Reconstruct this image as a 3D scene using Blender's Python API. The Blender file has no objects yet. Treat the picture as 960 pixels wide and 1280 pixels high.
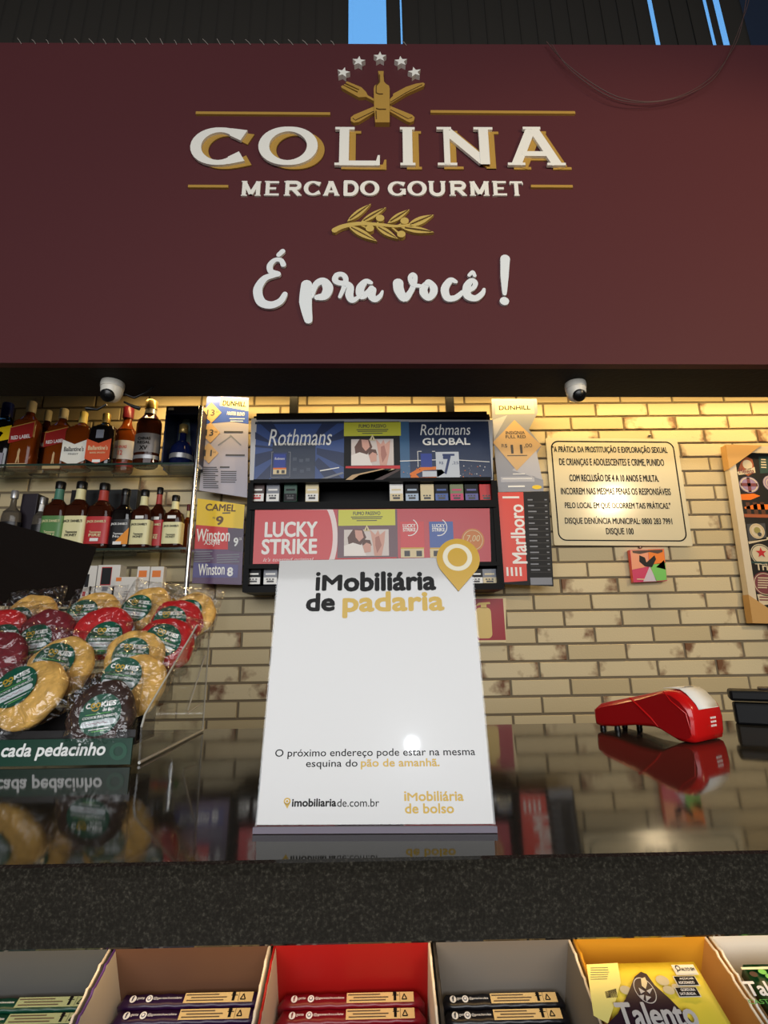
import bpy, math, random
import numpy as np
from mathutils import Vector, Matrix
random.seed(7)
PI = math.pi
sc = bpy.context.scene
COL = sc.collection
CZ = 1.27                       # camera height above the floor

# ------------------------------------------------------------------ camera
F, PITCH, ROLL, YAW = 629.88, .2484, -.0141, .0125
_cy, _sy = math.cos(YAW), math.sin(YAW)
FW = np.array([_sy*math.cos(PITCH), _cy*math.cos(PITCH), math.sin(PITCH)])
_r0 = np.array([_cy, -_sy, 0.0]); _u0 = np.cross(_r0, FW)
RT = _r0*math.cos(ROLL)+_u0*math.sin(ROLL)
UP = np.cross(RT, FW)
CAM = np.array([0, 0, CZ])
cd = bpy.data.cameras.new('camera'); cam = bpy.data.objects.new('camera', cd); COL.objects.link(cam)
cd.sensor_fit = 'HORIZONTAL'; cd.sensor_width = 36; cd.lens = F/960*36; cd.clip_start = .01
cam.matrix_world = Matrix(((RT[0], UP[0], -FW[0], 0), (RT[1], UP[1], -FW[1], 0), (RT[2], UP[2], -FW[2], CZ), (0, 0, 0, 1)))
sc.camera = cam

# ------------------------------------------------------------------ sky, lights, exposure
sc.view_settings.view_transform = 'Standard'; sc.view_settings.look = 'None'
sc.view_settings.gamma = 1; sc.view_settings.exposure = 0.15
sc.view_settings.use_curve_mapping = False
w = bpy.data.worlds.new('sky'); sc.world = w; w.use_nodes = True
w.node_tree.nodes['Background'].inputs[0].default_value = (.17, .49, 1, 1)
w.node_tree.nodes['Background'].inputs[1].default_value = 1.0

def area(name, loc, target, sx, sy, power, col, spread=180):
    l = bpy.data.lights.new(name, 'AREA'); l.shape = 'RECTANGLE'; l.size = sx; l.size_y = sy
    l.energy = power; l.color = col; l.spread = math.radians(spread)
    o = bpy.data.objects.new(name, l); COL.objects.link(o); o.location = loc
    o.rotation_euler = (Vector(target)-Vector(loc)).to_track_quat('-Z', 'Y').to_euler()
    return o
def spot(name, loc, target, power, col, radius, angle=120, blend=.5):
    l = bpy.data.lights.new(name, 'SPOT'); l.energy = power; l.color = col; l.shadow_soft_size = radius
    l.spot_size = math.radians(angle); l.spot_blend = blend
    o = bpy.data.objects.new(name, l); COL.objects.link(o); o.location = loc
    o.rotation_euler = (Vector(target)-Vector(loc)).to_track_quat('-Z', 'Y').to_euler()
    return o
# ------------------------------------------------------------------ pixel -> place helpers
def ray(u, v): return FW+(u-480)/F*RT+(640-v)/F*UP
def P(u, v, y):
    d = ray(u, v); return CAM+d*(y/d[1])
def PZ(u, v, z):
    d = ray(u, v); return CAM+d*((z-CZ)/d[2])
def PX(u, v, x):
    d = ray(u, v); return CAM+d*(x/d[0])
class Plane:
    def __init__(s, o, ex, ez):
        s.o = np.array(o, float); s.ex = np.array(ex, float)/np.linalg.norm(ex)
        ez = np.array(ez, float); ez = ez-s.ex*(ez@s.ex); s.ez = ez/np.linalg.norm(ez)
        s.n = np.cross(s.ex, s.ez)
    def at(s, u, v):
        d = ray(u, v); return CAM+d*(((s.o-CAM)@s.n)/(d@s.n))
    def ab(s, u, v):
        p = s.at(u, v)-s.o; return np.array([p@s.ex, p@s.ez])
    def xyz(s, a, b, off=0): return s.o+s.ex*a+s.ez*b+s.n*off
    def rc(s, u0, v0, u1, v1):
        um, vm = (u0+u1)/2, (v0+v1)/2
        return s.ab(u0, vm)[0], s.ab(um, v1)[1], s.ab(u1, vm)[0], s.ab(um, v0)[1]
def wallplane(y, rot=0): return Plane((0, y, CZ), (math.cos(rot), 0, math.sin(rot)), (-math.sin(rot), 0, math.cos(rot)))

def mirror(u, v, o, n, dist):
    """where a lamp hangs whose glint shows at a pixel of a glossy plane"""
    d = ray(u, v); n = np.array(n)/np.linalg.norm(n); t = ((np.array(o)-CAM)@n)/(d@n); p = CAM+d*t; d = d/np.linalg.norm(d)
    return p, p+(d-2*(d@n)*n)*dist
area('shopfront_daylight', (-.3, -3.6, 2.5), (0, 2, 1.6), 5, 2.2, 170, (.97, .98, 1))
area('led_strip_over_wall', (.6, 1.94, 2.34), (.6, 2.08, 1.7), 3.3, .03, 18, (1, .68, .28))
_p, _l = mirror(763, 625, (0, 2.0995, CZ), (.018*0, -1, 0), 3.0)
spot('lamp_over_counter', _l, _p, 90, (1, .77, .46), .045, 80)
_n = np.cross((math.cos(-.0392), math.sin(-.0392), 0), (.0392*math.sin(.1982), math.cos(-.0392)*math.sin(.1982), math.cos(.1982)))
_p, _l = mirror(515, 930, (-.0061, .5024, CZ-.161), _n, 2.2)
spot('lamp_behind_viewer', _l, _p, 3, (.88, .94, 1), .03, 60)
area('added_fill_under_counter', (0, .462, 1.046), (0, .55, .97), 1.5, .02, .5, (1, .62, .25))  # added warm fill, not a known lamp, brightens the tops of the box backs

# ------------------------------------------------------------------ materials
MATS = {}
def lin(c):
    return tuple(((x/255)/12.92 if x/255 <= .04045 else ((x/255+.055)/1.055)**2.4) for x in c)
def M(name, rgb, rough=.5, metal=0, spec=.5, trans=0, ior=1.45, coat=0, bump=0, bscale=60, var=0):
    if name in MATS: return MATS[name]
    m = bpy.data.materials.new(name); m.use_nodes = True; nt = m.node_tree; b = nt.nodes['Principled BSDF']
    c = (*lin(rgb), 1)
    b.inputs['Base Color'].default_value = c; b.inputs['Roughness'].default_value = rough
    b.inputs['Metallic'].default_value = metal; b.inputs['Specular IOR Level'].default_value = spec
    b.inputs['Transmission Weight'].default_value = trans; b.inputs['IOR'].default_value = ior
    b.inputs['Coat Weight'].default_value = coat; b.inputs['Coat Roughness'].default_value = .05
    if bump or var:
        tc = nt.nodes.new('ShaderNodeTexCoord'); n = nt.nodes.new('ShaderNodeTexNoise')
        n.inputs['Scale'].default_value = bscale; n.inputs['Detail'].default_value = 5
        nt.links.new(tc.outputs['Object'], n.inputs['Vector'])
        if bump:
            bp = nt.nodes.new('ShaderNodeBump'); bp.inputs['Strength'].default_value = bump; bp.inputs['Distance'].default_value = .004
            nt.links.new(n.outputs['Fac'], bp.inputs['Height']); nt.links.new(bp.outputs[0], b.inputs['Normal'])
        if var:
            r = nt.nodes.new('ShaderNodeValToRGB'); r.color_ramp.elements[0].position = .3; r.color_ramp.elements[1].position = .7
            r.color_ramp.elements[0].color = tuple(x*(1-var) for x in c[:3])+(1,)
            r.color_ramp.elements[1].color = tuple(min(1, x*(1+var)) for x in c[:3])+(1,)
            nt.links.new(n.outputs['Fac'], r.inputs[0]); nt.links.new(r.outputs[0], b.inputs['Base Color'])
    MATS[name] = m; return m
def clear(name, tint=(1, 1, 1), gloss=.12, rough=.05, bump=0, bscale=40):
    """thin clear sheet: see-through with a fresnel sheen"""
    if name in MATS: return MATS[name]
    m = bpy.data.materials.new(name); m.use_nodes = True; nt = m.node_tree; nt.nodes.clear()
    o = nt.nodes.new('ShaderNodeOutputMaterial'); mx = nt.nodes.new('ShaderNodeMixShader')
    t = nt.nodes.new('ShaderNodeBsdfTransparent'); t.inputs[0].default_value = (*tint, 1)
    g = nt.nodes.new('ShaderNodeBsdfGlossy'); g.inputs['Roughness'].default_value = rough
    lw = nt.nodes.new('ShaderNodeLayerWeight'); lw.inputs['Blend'].default_value = .25
    mr = nt.nodes.new('ShaderNodeMapRange'); mr.inputs['To Min'].default_value = gloss*.35; mr.inputs['To Max'].default_value = min(1, gloss*5)
    nt.links.new(lw.outputs['Facing'], mr.inputs['Value']); nt.links.new(mr.outputs[0], mx.inputs[0])
    nt.links.new(t.outputs[0], mx.inputs[1]); nt.links.new(g.outputs[0], mx.inputs[2]); nt.links.new(mx.outputs[0], o.inputs[0])
    if bump:
        tc = nt.nodes.new('ShaderNodeTexCoord'); n = nt.nodes.new('ShaderNodeTexNoise'); n.inputs['Scale'].default_value = bscale
        n.inputs['Distortion'].default_value = 1.5; nt.links.new(tc.outputs['Object'], n.inputs['Vector'])
        bp = nt.nodes.new('ShaderNodeBump'); bp.inputs['Strength'].default_value = bump; bp.inputs['Distance'].default_value = .01
        nt.links.new(n.outputs['Fac'], bp.inputs['Height'])
        nt.links.new(bp.outputs[0], g.inputs['Normal']); nt.links.new(bp.outputs[0], lw.inputs['Normal'])
    MATS[name] = m; return m

def brick_mat():
    m = bpy.data.materials.new('brick'); m.use_nodes = True; nt = m.node_tree; b = nt.nodes['Principled BSDF']
    N = nt.nodes.new; L = nt.links.new
    geo = N('ShaderNodeNewGeometry'); tc = N('ShaderNodeTexCoord')
    r1 = N('ShaderNodeValToRGB'); e = r1.color_ramp.elements
    e[0].position = 0; e[0].color = (*lin((184, 167, 128)), 1); e[1].position = 1; e[1].color = (*lin((208, 193, 156)), 1)
    x = e.new(.5); x.color = (*lin((196, 180, 142)), 1)
    L(geo.outputs['Random Per Island'], r1.inputs[0])
    # scorched brown ends: kiln marks that sit at the short ends of some bricks
    def mt(op, x, y=None):
        q = N('ShaderNodeMath'); q.operation = op
        for i_, v_ in enumerate((x, y)):
            if v_ is None: continue
            if isinstance(v_, (int, float)): q.inputs[i_].default_value = v_
            else: L(v_, q.inputs[i_])
        return q.outputs[0]
    sx = N('ShaderNodeSeparateXYZ'); L(tc.outputs['Object'], sx.inputs[0])
    row = mt('FLOOR', mt('ADD', mt('DIVIDE', mt('SUBTRACT', .9413+CZ, sx.outputs[2]), .0667), .5))
    par = mt('MULTIPLY', mt('FRACT', mt('MULTIPLY', mt('ADD', row, 200), .5)), 1.0)
    fx = mt('FRACT', mt('ADD', mt('SUBTRACT', mt('DIVIDE', mt('SUBTRACT', sx.outputs[0], 1.3631), .2403), par), 100))
    ed = mt('MINIMUM', fx, mt('SUBTRACT', 1, fx))
    n = N('ShaderNodeTexNoise'); n.inputs['Scale'].default_value = 17; n.inputs['Detail'].default_value = 3; L(tc.outputs['Object'], n.inputs['Vector'])
    val = mt('SUBTRACT', mt('ADD', n.outputs['Fac'], mt('MULTIPLY', mt('SUBTRACT', geo.outputs['Random Per Island'], .5), .85)), mt('MULTIPLY', ed, .95))
    r2 = N('ShaderNodeValToRGB'); r2.color_ramp.elements[0].position = .66; r2.color_ramp.elements[1].position = .88
    L(val, r2.inputs[0])
    mx = N('ShaderNodeMix'); mx.data_type = 'RGBA'; L(r2.outputs[0], mx.inputs[0]); L(r1.outputs[0], mx.inputs[6]); mx.inputs[7].default_value = (*lin((110, 72, 42)), 1)
    L(mx.outputs[2], b.inputs['Base Color'])
    b.inputs['Roughness'].default_value = .55
    n2 = N('ShaderNodeTexNoise'); n2.inputs['Scale'].default_value = 160; L(tc.outputs['Object'], n2.inputs['Vector'])
    bp = N('ShaderNodeBump'); bp.inputs['Strength'].default_value = .15; bp.inputs['Distance'].default_value = .003
    L(n2.outputs['Fac'], bp.inputs['Height']); L(bp.outputs[0], b.inputs['Normal'])
    return m
def granite_mat():
    m = bpy.data.materials.new('granite'); m.use_nodes = True; nt = m.node_tree; b = nt.nodes['Principled BSDF']
    N = nt.nodes.new; L = nt.links.new
    tc = N('ShaderNodeTexCoord')
    n = N('ShaderNodeTexNoise'); n.inputs['Scale'].default_value = 420; n.inputs['Detail'].default_value = 6; n.inputs['Roughness'].default_value = .65; L(tc.outputs['Object'], n.inputs['Vector'])
    r = N('ShaderNodeValToRGB'); e = r.color_ramp.elements
    e[0].position = .42; e[0].color = (.016, .0142, .011, 1); e[1].position = .80; e[1].color = (.098, .088, .066, 1)
    x = e.new(.56); x.color = (.027, .0242, .0185, 1)
    L(n.outputs['Fac'], r.inputs[0]); L(r.outputs[0], b.inputs['Base Color'])
    n2 = N('ShaderNodeTexNoise'); n2.inputs['Scale'].default_value = 90; L(tc.outputs['Object'], n2.inputs['Vector'])
    mr = N('ShaderNodeMapRange'); mr.inputs['To Min'].default_value = .03; mr.inputs['To Max'].default_value = .10
    L(n2.outputs['Fac'], mr.inputs['Value']); L(mr.outputs[0], b.inputs['Roughness'])
    b.inputs['Specular IOR Level'].default_value = .42
    return m
MATS['brick'] = brick_mat(); MATS['granite'] = granite_mat()
BLACK = M('black_print', (20, 19, 20), .45, spec=.15); WHITE = M('white_print', (238, 238, 234), .35); GOLD = M('gold_paint', (196, 160, 66), .4)
CREAM = M('cream_print', (222, 206, 164), .4); YEL = M('yellow_print', (236, 200, 20), .35); RED = M('red_print', (200, 34, 36), .35)
NAVY = M('navy_print', (34, 52, 104), .3); GREY = M('grey_print', (128, 132, 142), .4); MUST = M('mustard_print', (205, 165, 38), .35)
MIDBLUE = M('blue_print', (50, 84, 160), .3); DKGREEN = M('green_print', (10, 66, 48), .35); ORANGE = M('orange_print', (228, 120, 28), .4)
SKIN = M('skin_tone_print', (214, 164, 148), .4); BROWN = M('brown_print', (66, 42, 36), .4); PINK = M('pink_print', (206, 60, 110), .4)
LGREEN = M('light_green_print', (110, 190, 90), .4); CHARC = M('charcoal_print', (34, 35, 38), .45, spec=.2); TAN = M('tan_print', (196, 164, 118), .4)
BLACKP = M('black_plastic', (14, 14, 15), .3); CHROME = M('chrome', (200, 200, 200), .15, 1); WHITEP = M('white_plastic', (226, 222, 210), .35)
DGREY = M('grey_lettering', (70, 70, 72), .4)

# ------------------------------------------------------------------ mesh builder
WL = {}                                                      # world location of every empty/mesh origin
class MB:
    def __init__(s): s.v = []; s.f = []; s.mi = []; s.ms = []; s.sm = []
    def _m(s, m):
        if m not in s.ms: s.ms.append(m)
        return s.ms.index(m)
    def add(s, vs, fs, m, smooth=False):
        b = len(s.v); s.v += [tuple(map(float, p)) for p in vs]; k = s._m(m)
        for f in fs: s.f.append([b+i for i in f]); s.mi.append(k); s.sm.append(smooth)
    def poly(s, pts, m): s.add(pts, [list(range(len(pts)))], m)
    def prism(s, pts, vec, m, side=None, smooth=False):
        """pts = front outline; vec = towards the back"""
        n = len(pts); pts = [np.array(p, float) for p in pts]; vec = np.array(vec, float)
        nor = np.zeros(3)
        for i in range(n): nor += np.cross(pts[i], pts[(i+1) % n])
        if nor@vec > 0: pts = pts[::-1]
        bk = [p+vec for p in pts]
        s.add(pts, [list(range(n))], m)
        s.add(bk, [list(range(n))[::-1]], side or m)
        s.add(pts+bk, [[i, i+n, (i+1) % n+n, (i+1) % n] for i in range(n)], side or m, smooth)
    def box(s, lo, hi, m):
        x0, y0, z0 = lo; x1, y1, z1 = hi
        s.add([(x0, y0, z0), (x1, y0, z0), (x1, y1, z0), (x0, y1, z0), (x0, y0, z1), (x1, y0, z1), (x1, y1, z1), (x0, y1, z1)],
              [[0, 3, 2, 1], [4, 5, 6, 7], [0, 1, 5, 4], [1, 2, 6, 5], [2, 3, 7, 6], [3, 0, 4, 7]], m)
    def obox(s, o, ax, ay, az, m):
        """box with corner o and edge vectors"""
        o, ax, ay, az = (np.array(q, float) for q in (o, ax, ay, az))
        V = [o, o+ax, o+ax+ay, o+ay, o+az, o+ax+az, o+ax+ay+az, o+ay+az]
        F_ = [[0, 3, 2, 1], [4, 5, 6, 7], [0, 1, 5, 4], [1, 2, 6, 5], [2, 3, 7, 6], [3, 0, 4, 7]]
        if np.cross(ax, ay)@az < 0: F_ = [f[::-1] for f in F_]
        s.add(V, F_, m)
    def ring(s, prof, m, c=(0, 0, 0), seg=24, k=2.0, asp=1.0, rot=0, caps=True):
        """profile of (radius, z) turned about z; k=2 round, k>4 rounded square"""
        V = []
        for r, z in prof:
            for i in range(seg):
                t = 2*PI*(i+.5)/seg; cx, sx = math.cos(t), math.sin(t)
                q = (abs(cx)**k+abs(sx)**k)**(-1/k)
                x, y = r*cx*q, r*sx*q*asp
                V.append((c[0]+x*math.cos(rot)-y*math.sin(rot), c[1]+x*math.sin(rot)+y*math.cos(rot), c[2]+z))
        Fc = []
        for j in range(len(prof)-1):
            for i in range(seg):
                a, b = j*seg+i, j*seg+(i+1) % seg; Fc.append([a, b, b+seg, a+seg])
        s.add(V, Fc, m, True)
        if caps:
            s.add(V[:seg], [list(range(seg))[::-1]], m); s.add(V[-seg:], [list(range(seg))], m)
    def tube(s, pts, r, m, seg=8, caps=True):
        pts = [np.array(p, float) for p in pts]; V = []; n = len(pts); rs = r if isinstance(r, (list, tuple)) else [r]*n
        ref = np.array([0.13, .31, .94])
        for i, p in enumerate(pts):
            t = pts[min(i+1, n-1)]-pts[max(i-1, 0)]; t /= (np.linalg.norm(t)+1e-12)
            a = np.cross(t, ref); a /= np.linalg.norm(a); b = np.cross(t, a)
            for k in range(seg):
                q = 2*PI*k/seg; V.append(p+(a*math.cos(q)+b*math.sin(q))*rs[i])
        s.add(V, [[j*seg+k, j*seg+(k+1) % seg, (j+1)*seg+(k+1) % seg, (j+1)*seg+k] for j in range(n-1) for k in range(seg)], m, True)
        if caps: s.add(V[:seg], [list(range(seg))[::-1]], m); s.add(V[-seg:], [list(range(seg))], m)
    def build(s, name, parent=None, loc=None, bevel=0, local=False, kind=None, subsurf=0):
        me = bpy.data.meshes.new(name)
        base = np.zeros(3)
        if not local:
            if parent is not None: base = WL[parent.name]
            elif loc is not None: base = np.array(loc, float)
        me.from_pydata([tuple(np.array(p)-base) for p in s.v], [], s.f)
        for m in s.ms: me.materials.append(m)
        me.polygons.foreach_set('material_index', s.mi); me.polygons.foreach_set('use_smooth', s.sm)
        me.update()
        o = bpy.data.objects.new(name, me); COL.objects.link(o)
        if parent is not None: o.parent = parent
        elif not local: o.location = base
        WL[o.name] = base
        if bevel:
            bm = o.modifiers.new('bevel', 'BEVEL'); bm.width = bevel; bm.segments = 2; bm.limit_method = 'ANGLE'; bm.angle_limit = math.radians(40)
        if kind: o['kind'] = kind
        return o
def tag(o, label, cat, group=None):
    o['label'] = label; o['category'] = cat
    if group: o['group'] = group
    return o
def thing(name, loc, label, cat, group=None, rot=None):
    o = bpy.data.objects.new(name, None); COL.objects.link(o); o.location = tuple(map(float, loc)); o.empty_display_size = .05
    if rot: o.rotation_euler = rot
    WL[o.name] = np.array(loc, float); return tag(o, label, cat, group)

# ------------------------------------------------------------------ lettering
_tc = {}
def glyphs(txt, bold=0, shear=0, space=1):
    k = (txt, bold, shear, space)
    if k in _tc: return _tc[k]
    c = bpy.data.curves.new('t', 'FONT'); c.body = txt; c.offset = bold; c.shear = shear; c.space_character = space; c.resolution_u = 3; c.fill_mode = 'FRONT'
    o = bpy.data.objects.new('t', c); COL.objects.link(o)
    bpy.context.view_layer.update()
    me = bpy.data.meshes.new_from_object(o)
    V = np.array([tuple(v.co)[:2] for v in me.vertices]) if len(me.vertices) else np.zeros((1, 2))
    Fc = [list(p.vertices) for p in me.polygons]
    bpy.data.objects.remove(o); bpy.data.curves.remove(c); bpy.data.meshes.remove(me)
    lo, hi = V.min(0), V.max(0); V = (V-lo)/np.maximum(hi-lo, 1e-6)
    _tc[k] = (V, Fc); return _tc[k]
class Ink:
    """flat print on a plane: everything goes into one mesh builder, later layers lie on earlier ones"""
    def __init__(s, mb, pl, step=.0004, base=0): s.mb, s.pl, s.step, s.base = mb, pl, step, base
    def off(s, l): return s.base+l*s.step
    def rect(s, u0, v0, u1, v1, m, l=1): a0, b0, a1, b1 = s.pl.rc(u0, v0, u1, v1); s.rab(a0, b0, a1, b1, m, l)
    def rab(s, a0, b0, a1, b1, m, l=1):
        s.mb.poly([s.pl.xyz(a, b, s.off(l)) for a, b in ((a0, b0), (a1, b0), (a1, b1), (a0, b1))], m)
    def poly(s, pts, m, l=1):
        q = [s.pl.ab(*p) for p in pts]
        if sum(q[i][0]*q[(i+1) % len(q)][1]-q[(i+1) % len(q)][0]*q[i][1] for i in range(len(q))) < 0: q = q[::-1]
        s.mb.poly([s.pl.xyz(a, b, s.off(l)) for a, b in q], m)
    def disc(s, u, v, ru, rv, m, l=1, n=24):
        c = s.pl.ab(u, v); a0, b0, a1, b1 = s.pl.rc(u-ru, v-rv, u+ru, v+rv)
        s.mb.poly([s.pl.xyz(c[0]+(a1-a0)/2*math.cos(2*PI*i/n), c[1]+(b1-b0)/2*math.sin(2*PI*i/n), s.off(l)) for i in range(n)], m)
    def arc(s, u, v, ru, rv, wd, m, l=1, a0=0, a1=360, n=32):
        c = s.pl.ab(u, v); x0, y0, x1, y1 = s.pl.rc(u-ru, v-rv, u+ru, v+rv); R, S = (x1-x0)/2, (y1-y0)/2; k = 1-wd
        V = []; Fc = []
        for i in range(n+1):
            t = math.radians(a0+(a1-a0)*i/n)
            for q in (1, k): V.append(s.pl.xyz(c[0]+R*q*math.cos(t), c[1]+S*q*math.sin(t), s.off(l)))
        s.mb.add(V, [[2*i+1, 2*i, 2*i+2, 2*i+3] for i in range(n)], m)
    def text(s, t, u0, v0, u1, v1, m, l=2, bold=0, shear=0, rot=0, space=1):
        a0, b0, a1, b1 = s.pl.rc(u0, v0, u1, v1); s.tab(t, a0, b0, a1, b1, m, l, bold, shear, rot, space)
    def tab(s, t, a0, b0, a1, b1, m, l=2, bold=0, shear=0, rot=0, space=1):
        V, Fc = glyphs(t, 0, shear, space)
        if bold > .004:         # heavier strokes: the same letters laid down again around their own outline
            h = (b1-b0)*bold*1.25*(.75 if any(ch in t for ch in 'ÁÇÊÚgpqyj') else 1)
            a0, a1, b0, b1 = a0+h, a1-h, b0+h, b1-h
            for q in range(6):
                dx, dy = h*math.cos(q*PI/3+.26), h*math.sin(q*PI/3+.26); s.tab(t, a0+dx, b0+dy, a1+dx, b1+dy, m, l+.06*(q+1), 0, shear, rot, space)
        if rot:     # text turned about the box centre; the box is given before turning
            ca, cb = (a0+a1)/2, (b0+b1)/2; cr, sr = math.cos(rot), math.sin(rot)
            pts = []
            for x, y in V:
                x, y = (x-.5)*(a1-a0), (y-.5)*(b1-b0); pts.append(s.pl.xyz(ca+x*cr-y*sr, cb+x*sr+y*cr, s.off(l)))
        else: pts = [s.pl.xyz(a0+x*(a1-a0), b0+y*(b1-b0), s.off(l)) for x, y in V]
        s.mb.add(pts, Fc, m)
    def lines(s, u0, v0, u1, v1, n, m, l=2, fill=.45, ragged=.25):
        """rows of print too small to read"""
        for i in range(n):
            h = (v1-v0)/n; e = u1-(u1-u0)*ragged*random.random(); s.rect(u0, v0+h*(i+.5-fill/2), e, v0+h*(i+.5+fill/2), m, l)
def sheet(name, pl, quad, m, parent=None, th=.0015, side=None):
    """a flat sheet (px corners) as one mesh builder; returns builder + ink"""
    mb = MB(); pts = [pl.at(*q) for q in quad]; mb.prism(pts, -pl.n*th, m, side or m)
    return mb, Ink(mb, pl)
def rrect(pl, u0, v0, u1, v1, r, n=5):
    a0, b0, a1, b1 = pl.rc(u0, v0, u1, v1); out = []
    for cx, cy, t0 in ((a1-r, b1-r, 0), (a0+r, b1-r, 90), (a0+r, b0+r, 180), (a1-r, b0+r, 270)):
        for i in range(n+1):
            t = math.radians(t0+90*i/n); out.append((cx+r*math.cos(t), cy+r*math.sin(t)))
    return out
# slab-serif capitals drawn as strokes on a unit box: (polyline, thick?) ; then serif bars (x0,x1,y)
def _arc(cx, cy, rx, ry, a0, a1, n=22): return [(cx+rx*math.cos(math.radians(a0+(a1-a0)*i/n)), cy+ry*math.sin(math.radians(a0+(a1-a0)*i/n))) for i in range(n+1)]
SLAB = {
 'C': ([(_arc(.5, .5, .43, .43, 56, 304), 2)], [[(.68, .78), (.70, .97), (1.0, .92), (.885, .65)], [(.68, .22), (.875, .36), (.99, .115), (.70, .03)]]),
 'G': ([(_arc(.5, .5, .43, .43, 50, 340), 2), ([(.88, .08), (.88, .45)], 1)], [(.66, 1, .45), [(.68, .78), (.70, .97), (.97, .93), (.87, .66)]]),
 'O': ([(_arc(.5, .5, .43, .44, 0, 360, 40), 2)], []),
 'L': ([([(.2, .02), (.2, .98)], 1), ([(.1, .06), (.94, .06)], 0)], [(0, .42, .97), (0, .4, .03), (.86, .97, .0, .26, 'v')]),
 'I': ([([(.5, .02), (.5, .98)], 1)], [(.05, .95, .97), (.05, .95, .03)]),
 'N': ([([(.17, .02), (.17, .98)], 0), ([(.83, .02), (.83, .98)], 1), ([(.20, .88), (.80, .12)], 1)], [(0, .26, .97), (0, .34, .03), (.66, 1, .97)]),
 'A': ([([(.15, .03), (.45, .95)], 1), ([(.85, .03), (.5, .95)], 1), ([(.26, .30), (.74, .30)], 0)], [(0, .30, .03), (.68, 1, .03), (.31, .62, .97)]),
 'M': ([([(.14, .02), (.14, .98)], 1), ([(.86, .02), (.86, .98)], 1), ([(.14, .96), (.5, .1)], 1), ([(.86, .96), (.5, .1)], 1)], [(0, .28, .97), (0, .3, .03), (.7, 1, .03), (.72, 1, .97)]),
 'E': ([([(.2, .02), (.2, .98)], 1), ([(.1, .93), (.92, .93)], 0), ([(.2, .5), (.75, .5)], 0), ([(.1, .07), (.94, .07)], 0)], [(0, .3, .97), (0, .3, .03)]),
 'R': ([([(.18, .02), (.18, .98)], 1), ([(.1, .93), (.62, .93)]+_arc(.62, .71, .24, .22, 90, -90, 10)+[(.18, .49)], 1), ([(.5, .48), (.86, .05)], 1)], [(0, .36, .03), (.74, 1, .03), (0, .2, .97)]),
 'D': ([([(.18, .02), (.18, .98)], 1), ([(.08, .93), (.5, .93)]+_arc(.5, .5, .4, .43, 90, -90, 14)+[(.08, .07)], 1)], []),
 'U': ([([(.16, .98), (.16, .4)]+_arc(.5, .38, .34, .32, 180, 360, 12)+[(.84, .98)], 1)], [(0, .34, .97), (.68, 1, .97)]),
 'T': ([([(.5, .02), (.5, .98)], 1), ([(.04, .93), (.96, .93)], 0)], [(.3, .7, .03), (0, .08, .9, .74, 'v'), (.92, 1, .9, .74, 'v')]),
}
def stroke_cells(pts, ws):
    """ribbon quads + round joints in 2D, as convex polygons"""
    out = []
    for i in range(len(pts)-1):
        p, q = np.array(pts[i]), np.array(pts[i+1]); d = q-p; L = np.linalg.norm(d)
        if L < 1e-9: continue
        d /= L; n = np.array([-d[1], d[0]]); a, b = ws[i]/2, ws[i+1]/2
        out.append([p-n*a, q-n*b, q+n*b, p+n*a])
    return out
RB = [0]
def ribbon(mb, pl, pts, ws, off, th, m, close=False, endcap=True):
    """one raised stroke: continuous ribbon with round ends, front at off, sides down to off-th"""
    RB[0] = (RB[0]+1) % 9; off = off+.00025*RB[0]
    pts = [np.array(p, float) for p in pts]; n = len(pts); L, R = [], []
    for i in range(n):
        if close: d = pts[(i+1) % (n-1)]-pts[(i-1) % (n-1)] if i not in (0, n-1) else pts[1]-pts[n-2]
        else: d = pts[min(i+1, n-1)]-pts[max(i-1, 0)]
        d = d/(np.linalg.norm(d)+1e-9); q = np.array([-d[1], d[0]]); L.append(pts[i]+q*ws[i]/2); R.append(pts[i]-q*ws[i]/2)
    for i in range(1, n):          # keep the inner edge from folding back in tight curls
        for E_ in (L, R):
            if (E_[i]-E_[i-1])@(pts[i]-pts[i-1]) < 0: E_[i] = E_[i-1]
    V = []; Fc = []
    for i in range(n):
        oi = off+.00003*min(i, n-1-i if close else n)
        for o_ in (oi, oi-th): V.append(pl.xyz(*R[i], o_)); V.append(pl.xyz(*L[i], o_))
    for i in range(n-1):
        a, b = 4*i, 4*i+4
        Fc += [[a, b, b+1, a+1], [a+2, b+2, b, a], [a+1, b+1, b+3, a+3]]
    mb.add(V, Fc, m)
    if not close and endcap:
        for e, s_ in ((0, -1), (n-1, 1)):
            d = (pts[1]-pts[0]) if e == 0 else (pts[-1]-pts[-2]); d = d/(np.linalg.norm(d)+1e-9); t0 = math.atan2(d[1], d[0]); r = ws[e]/2
            arc = [pts[e]+r*np.array([math.cos(t0+s_*PI/2*0+PI*(k/8-.5)+(PI if s_ < 0 else 0)), math.sin(t0+PI*(k/8-.5)+(PI if s_ < 0 else 0))]) for k in range(9)]
            mb.prism([pl.xyz(*a, off+.00003*e+(.00004 if e else -.0001)) for a in arc], -pl.n*th, m)
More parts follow.
